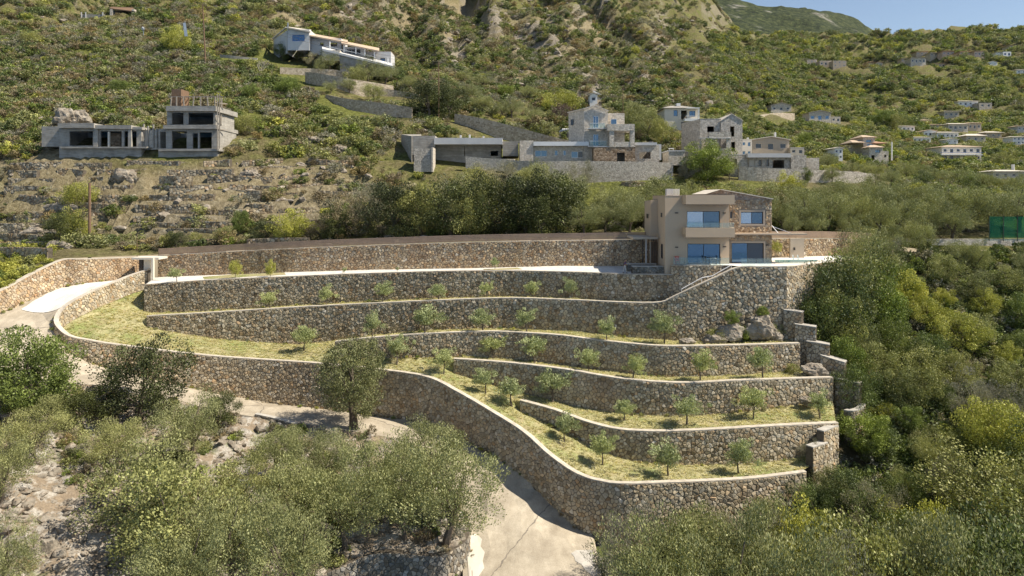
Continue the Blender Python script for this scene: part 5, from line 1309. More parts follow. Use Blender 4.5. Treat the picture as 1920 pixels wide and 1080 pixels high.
# ---- green windbreak fence at the right edge
t = thing('green_net_fence', 'green windbreak net fence on dark posts among the olives at the right edge', 'fence', at(1880,445,100))
NY = 98.6
for k in (5,6,7,8):
    a = 1722 + k*26.5; b = a+26.5; g = G(); Y0 = NY
    g.box(xat(a,Y0)+.05, xat(b,Y0), Y0, Y0+.02, zat(446,Y0), zat(406,Y0)); g.make('net_panel', M['net'], t)
    g = G(); g.box(xat(a,Y0)-.04, xat(a,Y0)+.04, Y0-.06, Y0-.005, zat(452,Y0), zat(404,Y0)); g.make('post', M['dark'], t)
g = G(); g.box(xat(1700,NY), xat(1960,NY), NY+.05, NY+.4, zat(462,NY), zat(448,NY)); g.make('base_wall', M['masonry'], t)
# ------------------------------------------------------------------ vegetation prototypes (unit height, foot at the origin)
def leaf_cloud(rng, centers, crad, nleaf, leaf, aspect, up=.5, tone=None, squash=1.0, jit=.5):
    """many small leaf shaped quads gathered in sprays round the given centres"""
    n = len(centers); cid = np.repeat(np.arange(n), nleaf); m = len(cid)
    c = centers[cid]
    off = rng.normal(size=(m,3)); off /= np.linalg.norm(off, axis=1)[:,None]; off *= (.45+.55*rng.random(m)**.5)[:,None]
    off *= crad[cid][:,None]; off[:,2] *= squash
    p = c + off
    out = p - np.array([0,0,.45]); out /= (np.linalg.norm(out, axis=1)[:,None]+1e-6)
    d = out*.6 + np.array([0,0,up]) + rng.normal(size=(m,3))*jit; d /= np.linalg.norm(d, axis=1)[:,None]
    rad = off/(np.linalg.norm(off, axis=1)[:,None]+1e-6)
    nr = rad*.9 + out*.45 + np.array([0,0,.25]) + rng.normal(size=(m,3))*.38; nr /= np.linalg.norm(nr, axis=1)[:,None]   # leaves face outward from their spray
    b = np.cross(nr, d); b /= (np.linalg.norm(b, axis=1)[:,None]+1e-6)
    l = leaf*(.6+.8*rng.random(m)); a_ = d*(l*.5)[:,None]; b_ = b*(l*.5/aspect)[:,None]
    V = np.stack([p-a_, p+b_, p+a_, p-b_], 1).reshape(-1,3)
    Fc = [(4*i, 4*i+1, 4*i+2, 4*i+3) for i in range(m)]
    ct = rng.random(n); t = np.clip(ct[cid]*.6 + rng.random(m)*.4 if tone is None else tone, 0, 1)
    return V, Fc, t
def shell(rng, n, R, cz, inner=.55, lump=.22, flatb=.35, seed=0):
    """points on a lumpy crown: centre heights follow cz, radii R"""
    v = rng.normal(size=(n,3)); v /= np.linalg.norm(v, axis=1)[:,None]
    rad = inner + (1-inner)*rng.random(n)**.45
    for i in range(n):
        q = Vector(v[i].tolist())*1.6 + Vector((seed*3.1, seed, 0)); rad[i] *= 1 + lump*noise.noise(q)*1.6
    v = v*rad[:,None]; v[:,2] = np.where(v[:,2] < 0, v[:,2]*flatb/.5, v[:,2])
    return v*np.array(R) + np.array([0,0,cz])
def tree_meshes(kind, seed, mat, R, cz, ncl, nleaf, crad, leaf, aspect, trunk=.03, fork=.28, limbs=6, up=.5, inner=.5, lump=.25, bark='bark', flatb=.4, squash=1., jit=.5, stems=1):
    rng = np.random.default_rng(seed); rr = random.Random(seed)
    cs = shell(rng, ncl, R, cz, inner, lump, flatb, seed)
    cr_ = crad*(.65+.7*rng.random(ncl))
    V, Fc, T = leaf_cloud(rng, cs, cr_, nleaf, leaf, aspect, up, squash=squash, jit=jit)
    crown = mesh(kind+'_crown', V, Fc, M[mat], T)
    g = G(); lean = Vector((rr.uniform(-.05,.05), rr.uniform(-.05,.05), 0))
    for s_ in range(stems):
        o = Vector((rr.uniform(-.04,.04), rr.uniform(-.04,.04), 0))*(stems-1)
        f = lean*1.0 + o*2 + Vector((0,0,fork)); g.tube([o-Vector((0,0,.05)), o+lean*.4+Vector((.01,0,fork*.5)), f], [trunk*1.35, trunk, trunk*.85], 6)
        for k in range(limbs):
            c = Vector(cs[rr.randrange(ncl)].tolist()); c = Vector((0,0,cz)).lerp(c, .72)
            m_ = f.lerp(c, .5) + Vector((rr.uniform(-.04,.04), rr.uniform(-.04,.04), rr.uniform(-.02,.05)))
            g.tube([f, m_, c], [trunk*.6, trunk*.38, trunk*.15], 5)
    tm = mesh(kind+'_trunk', g.v, g.f, M[bark])
    return tm, crown
KIND = {}
def addkind(k, name, n, **a):
    KIND[k] = (name, [tree_meshes(name, 11*i + sum(map(ord, k)), **a) for i in range(n)])
addkind('olive', 'olive_tree', 4, mat='f_olive', R=(.50,.50,.40), cz=.58, ncl=80, nleaf=215, crad=.12, leaf=.023, aspect=2.6, trunk=.032, fork=.22, limbs=8, lump=.35, inner=.2, up=.75, jit=.4)
addkind('young', 'young_olive_tree', 5, mat='f_olive_young', R=(.29,.29,.36), cz=.62, ncl=60, nleaf=70, crad=.10, leaf=.046, aspect=2.4, trunk=.018, fork=.34, limbs=6, lump=.95, inner=.12, up=.9, jit=.4)
addkind('dark', 'evergreen_tree', 4, mat='f_dark', R=(.46,.46,.50), cz=.50, ncl=60, nleaf=260, crad=.145, leaf=.023, aspect=1.6, trunk=.03, fork=.2, limbs=6, lump=.4, inner=.3, flatb=.5)
addkind('deep', 'dense_evergreen_tree', 3, mat='f_deep', R=(.47,.47,.50), cz=.50, ncl=55, nleaf=280, crad=.15, leaf=.024, aspect=1.6, trunk=.03, fork=.2, limbs=6, lump=.4, inner=.35, flatb=.6)
addkind('green', 'leafy_tree', 3, mat='f_green', R=(.47,.47,.46), cz=.52, ncl=80, nleaf=260, crad=.145, leaf=.025, aspect=1.5, trunk=.03, fork=.2, limbs=6, lump=.35, inner=.5, flatb=.5)
addkind('yellow', 'yellow_green_tree', 3, mat='f_yellow', R=(.47,.47,.42), cz=.55, ncl=50, nleaf=230, crad=.145, leaf=.025, aspect=1.5, trunk=.026, fork=.22, limbs=7, lump=.45, inner=.5, flatb=.45)
addkind('mixed', 'broadleaf_tree', 3, mat='f_spurge', R=(.48,.48,.44), cz=.54, ncl=55, nleaf=240, crad=.145, leaf=.023, aspect=1.6, trunk=.028, fork=.2, limbs=7, lump=.42, inner=.45, flatb=.45)
addkind('grey', 'grey_shrub', 3, mat='f_grey', R=(.50,.50,.46), cz=.48, ncl=90, nleaf=150, crad=.10, leaf=.020, aspect=2.6, trunk=.02, fork=.12, limbs=7, lump=.3, inner=.4, up=.9, jit=.3, stems=2)
addkind('brown', 'dry_shrub', 2, mat='f_brown', R=(.50,.50,.44), cz=.46, ncl=90, nleaf=70, crad=.09, leaf=.028, aspect=2.4, trunk=.02, fork=.12, limbs=8, lump=.4, inner=.4, stems=2)
addkind('mauve', 'mauve_tree', 1, mat='f_mauve', R=(.50,.50,.44), cz=.50, ncl=110, nleaf=36, crad=.10, leaf=.036, aspect=2.0, trunk=.026, fork=.2, limbs=10, lump=.3, inner=.4)
addkind('tall', 'tall_broadleaf_tree', 1, mat='f_carob', R=(.40,.40,.42), cz=.60, ncl=170, nleaf=140, crad=.085, leaf=.019, aspect=1.8, trunk=.045, fork=.34, limbs=9, lump=.3, inner=.35, flatb=.5)
addkind('cypress', 'cypress_tree', 1, mat='f_dark', R=(.15,.15,.50), cz=.52, ncl=80, nleaf=40, crad=.06, leaf=.03, aspect=2, trunk=.02, fork=.3, limbs=2, lump=.1, flatb=.5)
def bare_meshes(seed):
    rr = random.Random(seed); g = G()
    def br(p, d, l, r, n):
        q = p + d*l; g.tube([p, q], [r, r*.6], 5)
        if n:
            for k in range(3): br(q, (d + Vector((rr.uniform(-.8,.8), rr.uniform(-.8,.8), rr.uniform(-.1,.5)))).normalized(), l*.68, r*.55, n-1)
    br(Vector((0,0,-.05)), Vector((0,0,1)), .33, .03, 4); return g
gb = bare_meshes(5)
COUNT = {}
def plant(kind, x, y, z, h, label, cat, group=None, wide=1.0, rot=None, variant=None):
    """one tree: an Empty at its foot with its own trunk and crown copied from the prototype"""
    name, ms = KIND[kind]; COUNT[kind] = COUNT.get(kind, 0) + 1
    tm, cm = ms[COUNT[kind] % len(ms) if variant is None else variant]
    o = thing(name, label, cat, (x, y, z - .02), group)
    o.rotation_euler = (0, 0, random.uniform(0, 6.28) if rot is None else rot); o.scale = (h*wide, h*wide, h)
    if kind == 'young': o.rotation_euler = (random.uniform(-.12,.12), random.uniform(-.12,.12), o.rotation_euler.z)
    for nm, me in (('trunk', tm), ('crown', cm)):
        c = bpy.data.objects.new(nm, me); c.parent = o; C.objects.link(c)
    return o
ONES = ['zeroth','first','second','third','fourth','fifth','sixth','seventh','eighth','ninth','tenth','eleventh','twelfth','thirteenth','fourteenth','fifteenth','sixteenth','seventeenth','eighteenth','nineteenth']
TENS = {20:'twent',30:'thirt',40:'fort',50:'fift',60:'sixt',70:'sevent',80:'eight',90:'ninet'}
def ordw(n):
    if n < 20: return ONES[n]
    t = n//10*10
    return TENS[t]+'ieth' if n == t else TENS[t]+'y '+ONES[n-t]
ADJ = {'olive':'grey green olive tree','young':'young olive','dark':'dark evergreen tree','deep':'very dark dense evergreen tree','green':'fresh green leafy tree','yellow':'yellow green spring tree','mixed':'mid green broadleaf tree','grey':'grey feathery shrub','brown':'brownish dry shrub','mauve':'mauve tree','cypress':'slim dark cypress','tall':'tall tree'}
CAT = {'grey':'shrub','brown':'shrub'}
def plot(items, bv, where, group, minh=.8):
    """items: (kind, px, py of the top, Y, width factor). Height follows from the ground; labels count each kind from the left"""
    byk = {}
    for it in sorted(items, key=lambda q: q[1]): byk.setdefault(it[0], []).append(it)
    for k, li in byk.items():
        for i, it in enumerate(li):
            kind, px, pt, Y = it[:4]; x = xat(px, Y); z = bz(bv, x, Y)
            if z is None: continue
            h = max(minh, zat(pt, Y) - z); w_ = it[4] if len(it) > 4 else 1.0
            pos_ = 'leftmost' if i == 0 and len(li) > 1 else ('rightmost' if i == len(li)-1 and len(li) > 1 else (ordw(i+1)+' from left' if len(li) > 1 else 'only'))
            lab = (pos_ + ' ' + ADJ[kind] + ' ' + where)
            plant(kind, x, Y, z, h/.98, lab, CAT.get(kind, 'tree'), group, w_)

# ---- young olives on the terraces: (px foot, py foot, py top)
ROWS = {
 'on the strip above the outer wall': [(1130,872,808),(1253,892,830),(1385,888,825)],
 'on the terrace above the lowest inner wall': [(1058,828,778),(1170,788,746),(1287,797,740),(1412,785,726),(1538,784,738)],
 'on the terrace above the second inner wall': [(910,738,694),(960,762,706),(1037,755,690),(1105,697,652),(1187,711,666),(1313,713,660),(1430,708,646)],
 'on the terrace above the third inner wall': [(924,672,626),(1003,680,628),(1138,640,600),(1245,644,588)],
 'on the sloping lawn beside the outer wall': [(570,657,607),(744,684,626),(835,664,610),(832,702,652)],
 'on the terrace in front of the tall dark wall': [(700,632,588),(797,622,577),(905,618,574),(988,622,576),(1069,632,580)],
 'on the terrace just below the driveway wall': [(388,588,556),(506,578,546),(613,572,538),(718,567,530),(822,563,529),(914,560,527),(1000,560,526),(1071,562,524)],
}
wl = {k: WALLS[k] for k in WALLS}
def solve_on(bv, px, py, Y0, Y1):
    """distance at which the sight line through this pixel meets the ground sheet"""
    d = at(px, py, 1.0).normalized(); h = bv.ray_cast(d*Y0, d, 400)
    return h[0]
nn_ = 0
for where, li in ROWS.items():
    li = sorted(li)
    for i, (px, pf, pt) in enumerate(li):
        hit = solve_on(BVH_LAWN, px, pf, 45, 120)
        if hit is None: continue
        if 'driveway wall' in where:
            # these stand on the hidden strip right behind the coping of the wall in front
            w_ = WALLS['W2']; j = int(np.argmin(np.abs(CX + w_['R'][:,0]/w_['R'][:,1]*F - px)))
            x, y = w_['R'][j,0]-w_['n'][j,0]*1.5, w_['R'][j,1]-w_['n'][j,1]*1.5; hit = Vector((px_x := (px-CX)/F*y, y, bz(BVH_LAWN, (px-CX)/F*y, y, w_['zt'][j])))
        elif 'tall dark' in where:
            w_ = WALLS['W3']; j = int(np.argmin(np.abs(CX + w_['R'][:,0]/w_['R'][:,1]*F - px)))
            y = w_['R'][j,1]-w_['n'][j,1]*1.4; hit = Vector(((px-CX)/F*y, y, bz(BVH_LAWN, (px-CX)/F*y, y, w_['zt'][j])))
        x, y, z = hit; h = (zat(pt, y) - z)
        n = len(li); pos_ = 'leftmost' if i == 0 else ('rightmost' if i == n-1 else ordw(i+1)+' from left')
        fat = {(1037,755):1.35,(1412,785):1.3,(1385,888):1.35,(797,622):1.4,(905,618):1.35,(835,664):1.35,(1538,784):1.4,(1130,872):1.1,(570,657):1.25,(1245,644):1.1,(1138,640):1.35,(988,622):1.25}.get((px,pf), 1.2) * random.uniform(.95, 1.35)
        plant('young', x, y, z, h/.97, '%s young olive sapling %s' % (pos_, where), 'sapling', 'young olives planted on the terraces', fat)
for px, pf, pt, lab, kd in ((331,527,503,'small grey olive sapling at the left end of the driveway edge','young'),(928,504,480,'pale leaning olive sapling on the driveway edge in the middle','young'),(441,517,489,'small tree with bright yellow top on the driveway strip, left one','yellow'),(507,513,489,'small tree with bright yellow top on the driveway strip, right one','yellow'),
        (647,511,500,'tiny bare sapling on the driveway edge, left of the other tiny one','young'),(745,509,500,'tiny bare sapling on the driveway edge, right of the other tiny one','young')):
    y = 88.8 if px < 600 else 87.9; x = xat(px, y); z = zat(pf, y)
    zz_ = bz(BVHTree.FromPolygons([Vector(q) for q in DV], DF), x, y, z)
    plant(kd, x, y, zz_, (zat(pt,y)-zz_), lab, 'sapling', None, 1.0 if kd == 'young' and px > 350 else 1.5 if px < 350 else .7)

# ---- big trees in the near grove, left
def at_ground(bv, kind, px, pf, pt, label, wide=1.0, Yh=None, cat='tree', group=None):
    hit = solve_on(bv, px, pf, 30, 100)
    if hit is None: hit = at(px, pf, Yh or 60)
    plant(kind, hit.x, hit.y, hit.z, (zat(pt, hit.y)-hit.z), label, cat, group, wide)
GRV = 'olive trees of the near grove'
for kind, px, pf, pt, lab, wd in (
 ('green',60,772,632,'dense bright green tree at the left picture edge beside the road',1.15),
 ('deep',262,792,640,'large dark rounded tree in front of the outer wall at the left',1.01),
 ('olive',358,862,742,'lone small olive with visible trunk on the stony clearing',1.01),
 ('deep',155,800,728,'low dark bush between the bright green tree and the large dark tree',1.26),
 ('deep',415,798,738,'dark bush at the roadside right of the large dark tree',1.09),
 ('olive',60,862,752,'spreading olive at the left picture edge under the bright green tree',1.09),
 ('olive',0,945,815,'wide olive low at the left picture edge',1.01),
 ('olive',215,880,788,'broad olive left of the stony clearing',1.26),
 ('olive',5,1110,985,'olive in the bottom left picture corner',1.0),
 ('mixed',270,1000,838,'dense leafy tree left of centre in the grove above the bare rocks',1.15),
 ('mixed',330,1085,868,'bright leafy tree at the lower left of the grove',1.1),
 ('olive',440,985,850,'olive in the middle row of the grove below the clearing',1.09),
 ('olive',520,905,798,'olive near the low parapet on the lower road',1.01),
 ('olive',610,915,808,'olive left of the tall roadside tree foot',1.01),
 ('olive',700,955,812,'large olive right of the tall roadside tree foot',1.09),
 ('olive',815,905,786,'tall olive beside the lower road, nearest its bend',1.25),
 ('olive',560,1010,858,'olive in the centre of the grove',1.09),
 ('olive',650,1030,868,'olive above the dry stone wall, left one',1.01),
 ('olive',430,1110,925,'olive low in the grove near the bottom edge',1.09),
 ('olive',540,1130,940,'olive cut by the bottom edge below the grove centre',1.01),
 ('olive',760,1010,855,'big olive leaning over the dry stone wall, left half',1.01),
 ('olive',835,1020,842,'big olive overhanging the lower road at its bend',1.25),
 ('olive',350,1150,985,'olive at the bottom edge left of centre',1.01),
 ('olive',640,1130,985,'olive below the dry stone wall at the bottom edge',1.0)):
    at_ground(BVH_GROVE, kind, px, pf, pt, lab, wd, group=GRV if kind == 'olive' else None)
hit = solve_on(bv_road, 664, 803, 30, 100) or solve_on(BVH_GROVE, 664, 803, 30, 100)
plant('tall', hit.x, hit.y, hit.z, (zat(643, hit.y)-hit.z), 'tall olive green tree with stout trunk standing alone at the roadside before the outer wall', 'tree', None, .98)

# ---- right valley: (kind, px, top py, Y, width)
VAL = [
 ('grey',1190,948,54,1.0),('olive',1240,978,50,1.1),('mixed',1290,985,52,1.2),('olive',1330,958,55,1.1),('grey',1400,955,56,1.1),('olive',1365,1000,49,1.1),
 ('olive',1440,990,50,1.2),('mixed',1450,945,59,1.2),('yellow',1500,958,56,1.1),('dark',1530,905,62,1.2),('mixed',1555,880,64,1.2),('olive',1500,1020,47,1.1),('grey',1585,1010,49,.8),
 ('grey',1640,905,60,1.2),('dark',1600,890,62,1.3),('dark',1650,965,56,1.2),('yellow',1710,955,58,1.3),('yellow',1750,960,57,1.0),('mixed',1640,1010,50,1.1),('olive',1740,1000,50,1.3),('olive',1800,1030,47,1.2),
 ('dark',1700,890,63,1.3),('mixed',1690,880,65,1.0),('olive',1750,810,67,1.1),('grey',1770,860,64,1.1),('mixed',1850,860,61,1.8),('mixed',1930,880,58,1.5),('olive',1870,990,52,1.5),('dark',1930,1010,50,1.3),
 ('green',1620,775,70,1.3),('yellow',1660,757,73,1.3),('green',1700,760,72,1.2),('dark',1650,800,69,1.3),('yellow',1830,760,68,1.0),('yellow',1885,765,67,1.1),('dark',1820,800,68,1.4),('dark',1890,830,65,1.3),
 ('dark',1560,655,79,1.0),('olive',1605,600,80,1.1),('mixed',1640,650,77,1.2),('mixed',1720,655,76,1.3),('dark',1680,700,75,1.3),('dark',1760,720,74,1.3),('mixed',1700,690,74,1.0),('mixed',1795,660,77,1.2),
 ('grey',1830,700,72,1.2),('grey',1880,720,71,1.2),('mixed',1900,680,75,1.3),('yellow',1890,645,79,1.2),('yellow',1800,590,81,1.3),('yellow',1735,560,85,1.3),('yellow',1770,545,87,1.2),
 ('mixed',1556,560,80.2,.8),('dark',1556,512,81.0,.9),('mixed',1585,482,83,.9),('dark',1606,468,85,1.0),('olive',1575,440,88,1.1),('olive',1625,425,92,1.1),('dark',1572,500,84,1.0),('dark',1600,500,86,1.3),('dark',1575,560,82,1.3),('dark',1520,560,81,1.0),('mixed',1540,535,82,.9),('olive',1600,448,91,1.0),('grey',1640,440,93,1.1),('green',1650,535,84,1.1),
 ('olive',1660,425,96,1.1),('olive',1720,410,96.5,1.2),('green',1690,500,89,1.1),('yellow',1700,515,87,1.1),('olive',1800,452,94,1.3),('mixed',1775,480,91,1.3),('mixed',1830,510,88,1.2),('yellow',1850,545,86,1.2),
 ('mixed',1890,500,90,1.3),('green',1920,560,84,1.2),('olive',1830,455,93,1.0),('olive',1930,462,92,1.0),('dark',1920,620,80,1.3),('mixed',1830,590,82,1.3),('dark',1660,600,81,1.2),('dark',1740,620,79,1.2),
 ('olive',1560,470,89,.9),('mixed',1980,700,72,1.4),('dark',1990,820,62,1.4),('mixed',1650,480,90,1.1),('olive',1990,500,88,1.3),('mixed',2040,560,84,1.3),('dark',2090,640,78,1.3),('mixed',2060,760,70,1.3),('olive',2110,520,90,1.3),('dark',2080,880,62,1.3),('mixed',2170,600,82,1.4),('olive',2160,720,74,1.4),('mixed',2200,860,64,1.4),('olive',2040,1000,54,1.3),('dark',1600,690,74,1.1),('green',1585,640,76.5,.9)]
VAL = [(k, a, b, Y, w_*(.80 if Y < 66 else .9)) for k, a, b, Y, w_ in VAL]
plot(VAL, BVH_VAL, 'in the wooded valley at right', 'trees filling the valley on the right')

# ---- band of trees behind the rear fence and the olive grove behind the villa
BAND = [('dark',112,402,98,.9),('yellow',135,395,100,1.0),('yellow',148,345,108,1.2),('brown',300,436,99,1.3),('dark',330,440,98,1.2),('mixed',365,436,99,1.2),('green',452,398,101,1.0),
 ('yellow',545,398,97,1.3),('dark',500,420,98,1.2),('mixed',420,425,98,1.3),('brown',600,400,98,1.2),('brown',655,352,98,1.0),('dark',630,395,97,1.0),('grey',690,340,101,.9),('dark',735,345,98,1.1),('mixed',790,350,98,1.1),
 ('dark',845,345,97,1.2),('mixed',880,352,96,.8),('dark',925,335,98,1.1),('dark',985,335,98,1.1),('dark',1045,330,98,1.1),('dark',1015,370,95,1.0),('olive',1095,385,95,1.2),('olive',1135,372,97,1.1),('olive',1180,368,96,1.1),
 ('olive',1205,355,101,1.0),('olive',1150,350,103,1.0),('olive',1240,352,101,1.0),('olive',1290,345,104,1.0),('grey',935,300,113,1.2),('olive',1000,305,112,1.1),('olive',1060,325,108,1.1),('grey',1090,300,114,1.0),
 ('mixed',900,318,110,1.0),('grey',860,330,108,1.3),('olive',1470,372,97,1.3),('olive',1515,365,98,1.2),('olive',1555,360,99,1.2),('olive',1600,352,101,1.2),('olive',1645,372,99,1.0),('olive',1685,360,101,1.2),
 ('olive',1500,345,104,1.1),('olive',1560,335,107,1.1),('olive',1620,338,107,1.2),('olive',1665,340,108,1.2),('olive',1720,345,107,1.2),('olive',1770,350,105,1.2),('olive',1815,352,104,1.2),('olive',1860,355,104,1.2),
 ('olive',1910,350,105,1.2),('olive',1740,372,101,1.1),('olive',1785,380,100,1.1),('mixed',1230,335,106,1.3),('brown',1410,345,103,1.6),('mixed',1350,350,102,1.4),
 ('olive',1485,405,94,1.0),('olive',1530,400,95,1.1),('olive',1590,400,97,.9),('olive',1440,372,98,.8),('mixed',1450,345,104,1.2),('yellow',1478,326,110,1.0),('olive',1380,352,103,.9)]
BAND = [('deep' if k == 'dark' else k, a, b-6*(k == 'dark'), *q) for k, a, b, *q in BAND]
plot(BAND, BVH_HILL, 'in the belt behind the villa fence', 'trees behind the rear fence')
UP = [('mixed',548,86,102,1.5),('grey',570,88,104,1.4),('olive',530,80,100,1.1),('olive',690,112,152,1.3),('olive',722,122,160,1.3),('dark',745,122,152,1.0),('olive',616,98,138,1.2),('grey',592,96,128,1.2),('mixed',668,128,162,1.3),('olive',648,116,140,1.2),('olive',668,124,150,1.1),('mixed',725,118,140,1.0),('dark',585,92,112,1.2),('mixed',560,96,114,1.0),('green',1325,274,338,1.35),('grey',1290,296,340,.8),('olive',1368,296,338,.7),('deep',805,150,216,1.2),('deep',843,160,216,1.1),('green',541,148,184,1.5),('dark',529,84,113,1.4),('yellow',330,52,108,1.1),
 ('yellow',1052,170,204,1.5),('mauve',1054,192,236,1.3),('yellow',1026,186,215,.9),('mixed',1215,205,262,1.0),('mixed',1245,225,278,1.0),('mixed',1192,195,240,1.0),('olive',655,148,176,1.3),('olive',620,152,180,1.1),('olive',700,156,186,1.2),
 ('olive',600,118,140,1.3),('olive',690,122,146,1.2),('dark',712,122,146,1.0),('olive',770,142,176,1.2),('green',948,160,190,1.3),('olive',905,176,212,1.2),('olive',960,186,222,1.2),('olive',1000,200,240,1.1),
 ('olive',940,190,222,1.0),('olive',880,156,190,1.2),('olive',868,130,160,1.2),('olive',905,136,166,1.2),('olive',990,160,190,1.2),('olive',1040,236,262,1.2),('mixed',1402,262,300,.9),('yellow',1425,272,300,.9),('mixed',1452,276,300,1.0),('green',1508,252,276,1.1),
 ('green',1657,206,240,1.1),('mixed',1678,214,244,1.0),('dark',1700,216,238,1.0),('dark',1684,204,222,1.0),('cypress',1578,206,230,1.0),('cypress',1846,96,132,1.1),('cypress',1680,94,114,1.0),('mixed',1482,283,306,1.0),('olive',1550,286,318,1.2),
 ('olive',1600,302,335,1.2),('olive',1640,306,340,1.2),('olive',1700,302,338,1.2),('olive',1750,312,345,1.2),('olive',1800,318,350,1.2),('olive',1850,322,355,1.2),('olive',1900,328,362,1.2),('dark',1730,322,352,1.2),('dark',1820,328,358,1.1),('mixed',1640,326,356,1.3),
 ('dark',1512,316,342,.9),('grey',1500,292,318,.8),('olive',1560,312,345,1.1),('olive',1670,318,350,1.1),('dark',1800,300,326,1.0),('mixed',1880,286,316,1.2),('dark',1565,58,66,1.0),('mixed',60,60,92,1.3),('dark',90,22,44,1.3),('green',225,150,182,1.2),('dark',400,142,170,1.3),('mixed',460,215,250,1.3),('green',470,160,190,1.3),('yellow',100,62,80,1.2)]
UP = [(k, a, b, hill_Y(a, f), w_) for k, a, b, f, w_ in UP]
plot(UP, BVH_HILL, 'on the slope around the hillside houses', 'trees among the hillside houses')
o = thing('bare_tree', 'leafless pale tree behind the hedge on the left slope', 'tree', (xat(488,168), 168, bz(BVH_HILL, xat(488,168), 168, 30))); me = mesh('bare_branches', gb.v, gb.f, M['bark_pale']); c = bpy.data.objects.new('trunk', me); c.parent = o; C.objects.link(c); o.scale = (6,6,6)
# hedge body
rngh = np.random.default_rng(4); cs = []
HP = [at(*p) for p in HEDGE]
for a, b in zip(HP, HP[1:]):
    n = int((b-a).length/.35)
    for k in range(n): cs.append(tuple(a.lerp(b, k/n) + Vector((0, rngh.uniform(-.4,.4), rngh.uniform(-1.0,.1)))))
V, Fc, T = leaf_cloud(rngh, np.array(cs), np.full(len(cs), .45), 46, .28, 1.6)
hd = [o for o in C.objects if o.name.startswith('clipped_hedge')][0]
mk('foliage', V, Fc, M['f_yellow'], hd, tone=T)
g = G()
for a, b in zip(HP, HP[1:]): g.bar(a-Vector((0,0,.9)), b-Vector((0,0,.9)), .5, 1.3)
g.make('stems', M['bark'], hd)

# ---- boulders
def boulder(label, px, py, Y, w_, h_, seed, d=None, name='boulder', bv=None):
    me = bmesh.new(); bmesh.ops.create_icosphere(me, subdivisions=4, radius=1.0)
    for v_ in me.verts:
        p = v_.co.copy(); k = 1 + .42*noise.noise(p*1.2 + Vector((seed*5,0,0))) - .22*abs(noise.noise(p*2.3 + Vector((0,seed*3,0)))) + .14*noise.noise(p*4.5 + Vector((0,seed*3,0))) + .06*noise.noise(p*9)
        q = p*k; q.x = round(q.x*3.2)/3.2*.35 + q.x*.65; q.z = round(q.z*3)/3*.35 + q.z*.65
        v_.co = Vector((q.x*w_/2, q.y*(d or w_)/2, q.z*h_/2))
    m_ = bpy.data.meshes.new(name); me.to_mesh(m_); me.free(); m_.materials.append(M['rock'])
    o = bpy.data.objects.new(name, m_); C.objects.link(o); o.location = at(px, py, Y); tag(o, label, 'boulder'); return o
boulder('large grey boulder with orange face beside the top block of the stepped wall', 1424, 614, 78.0, 3.3, 2.7, 1, 2.2)
boulder('mossy boulder left of the largest one under the tall terrace wall', 1372, 624, 77.8, 3.2, 2.4, 2, 2)
boulder('flat low boulder at the left end of the mossy rock group', 1340, 636, 77.2, 2.4, 1.3, 3, 1.5)
boulder('small flat rock right of the sapling under the tall terrace wall', 1288, 641, 76.6, 1.8, .8, 4, 1.2)
boulder('round rock by the stepped wall on the grass terrace', 1524, 696, 74.2, 2.6, 1.6, 5, 1.8)
boulder('grey rock set against the terrace wall behind the last sapling', 1514, 752, 71.6, 1.9, 1.0, 6, 1.2)
boulder('low rock beneath the fourth stepped block', 1455, 633, 78.0, 1.6, 2.0, 7, 1.3)
boulder('big round boulder behind the long concrete shell', 123, 222, 127, 4.2, 3.8, 8, 3.4)
boulder('pale broken boulder right of the round one behind the concrete shell', 148, 222, 128, 4.2, 3.4, 9, 3)
boulder('pale pointed rock on the dry slope in the middle', 637, 281, hill_Y(637,284), 2.8, 1.9, 10)
boulder('slab like rock leaning on the near left grove ground', 85, 1040, 51, 2.4, 2.4, 11, 1.6)
for k, (px, py, w_, h_) in enumerate(((235,335,5,3.2),(120,395,5,3.0),(70,440,5,2.4),(110,465,4,2.2),(585,265,3,2),(470,330,3.6,2.0))):
    Yb = hill_Y(px, py); boulder('%s weathered rock outcrop on the old terraced slope at left' % ordw(k+1), px, py, Yb, w_, h_, 30+k, 2.5, 'rock_outcrop')

# ---- old dry stone terrace walls on the left slope, stone by stone
DSW = [(250,356,392,20,'long dry stone wall beside the middle of the old slope'),(250,376,372,22,None),]
DS = [('lowest old dry stone wall at the left picture edge',-10,90,462,464,22),('second old dry stone wall up at the left picture edge',-10,88,436,440,14),
 ('old dry stone wall right of the thick pole, lower one',250,372,404,405,15),('old dry stone wall right of the thick pole, longest one',252,378,382,380,17),('old dry stone wall high in the middle of the left slope',318,488,352,356,20),
 ('short old dry stone wall right of the high middle one',468,512,380,384,12),('old dry stone wall left of the thick pole',150,215,378,384,18),('upper short dry stone wall at the left edge',-10,55,398,402,10),
 ('dry stone terrace edge above the belt of dark trees',520,640,330,336,9),('dry stone wall behind the villa in the grass, left piece',1165,1210,340,340,8),('dry stone wall behind the villa in the grass, right piece',1222,1262,344,343,7),('dry stone wall in the grass right of the villa roof',1430,1482,349,350,9)]
rr_ = random.Random(12); rowy = [300,314,330,346,362,392,414,428,447]
for ri, y0 in enumerate(rowy):
    a = rr_.uniform(-20, 60); n_ = 0
    while a < 650 - (0 if y0 < 400 else (y0-400)*3.5):
        ln = rr_.uniform(45, 125); b_ = a + ln; n_ += 1
        if not (100 < a < 200 and y0 > 380) and (y0 > 296):
            sl_ = (a-300)*-.012
            DS.append(('%s piece from the left in the %s row of old dry stone terraces' % (ordw(n_), ordw(ri+1)), a, b_, y0+sl_+rr_.uniform(-3,3), y0+sl_+rr_.uniform(-3,3), rr_.uniform(10,17)))
        a = b_ + rr_.uniform(8, 50)
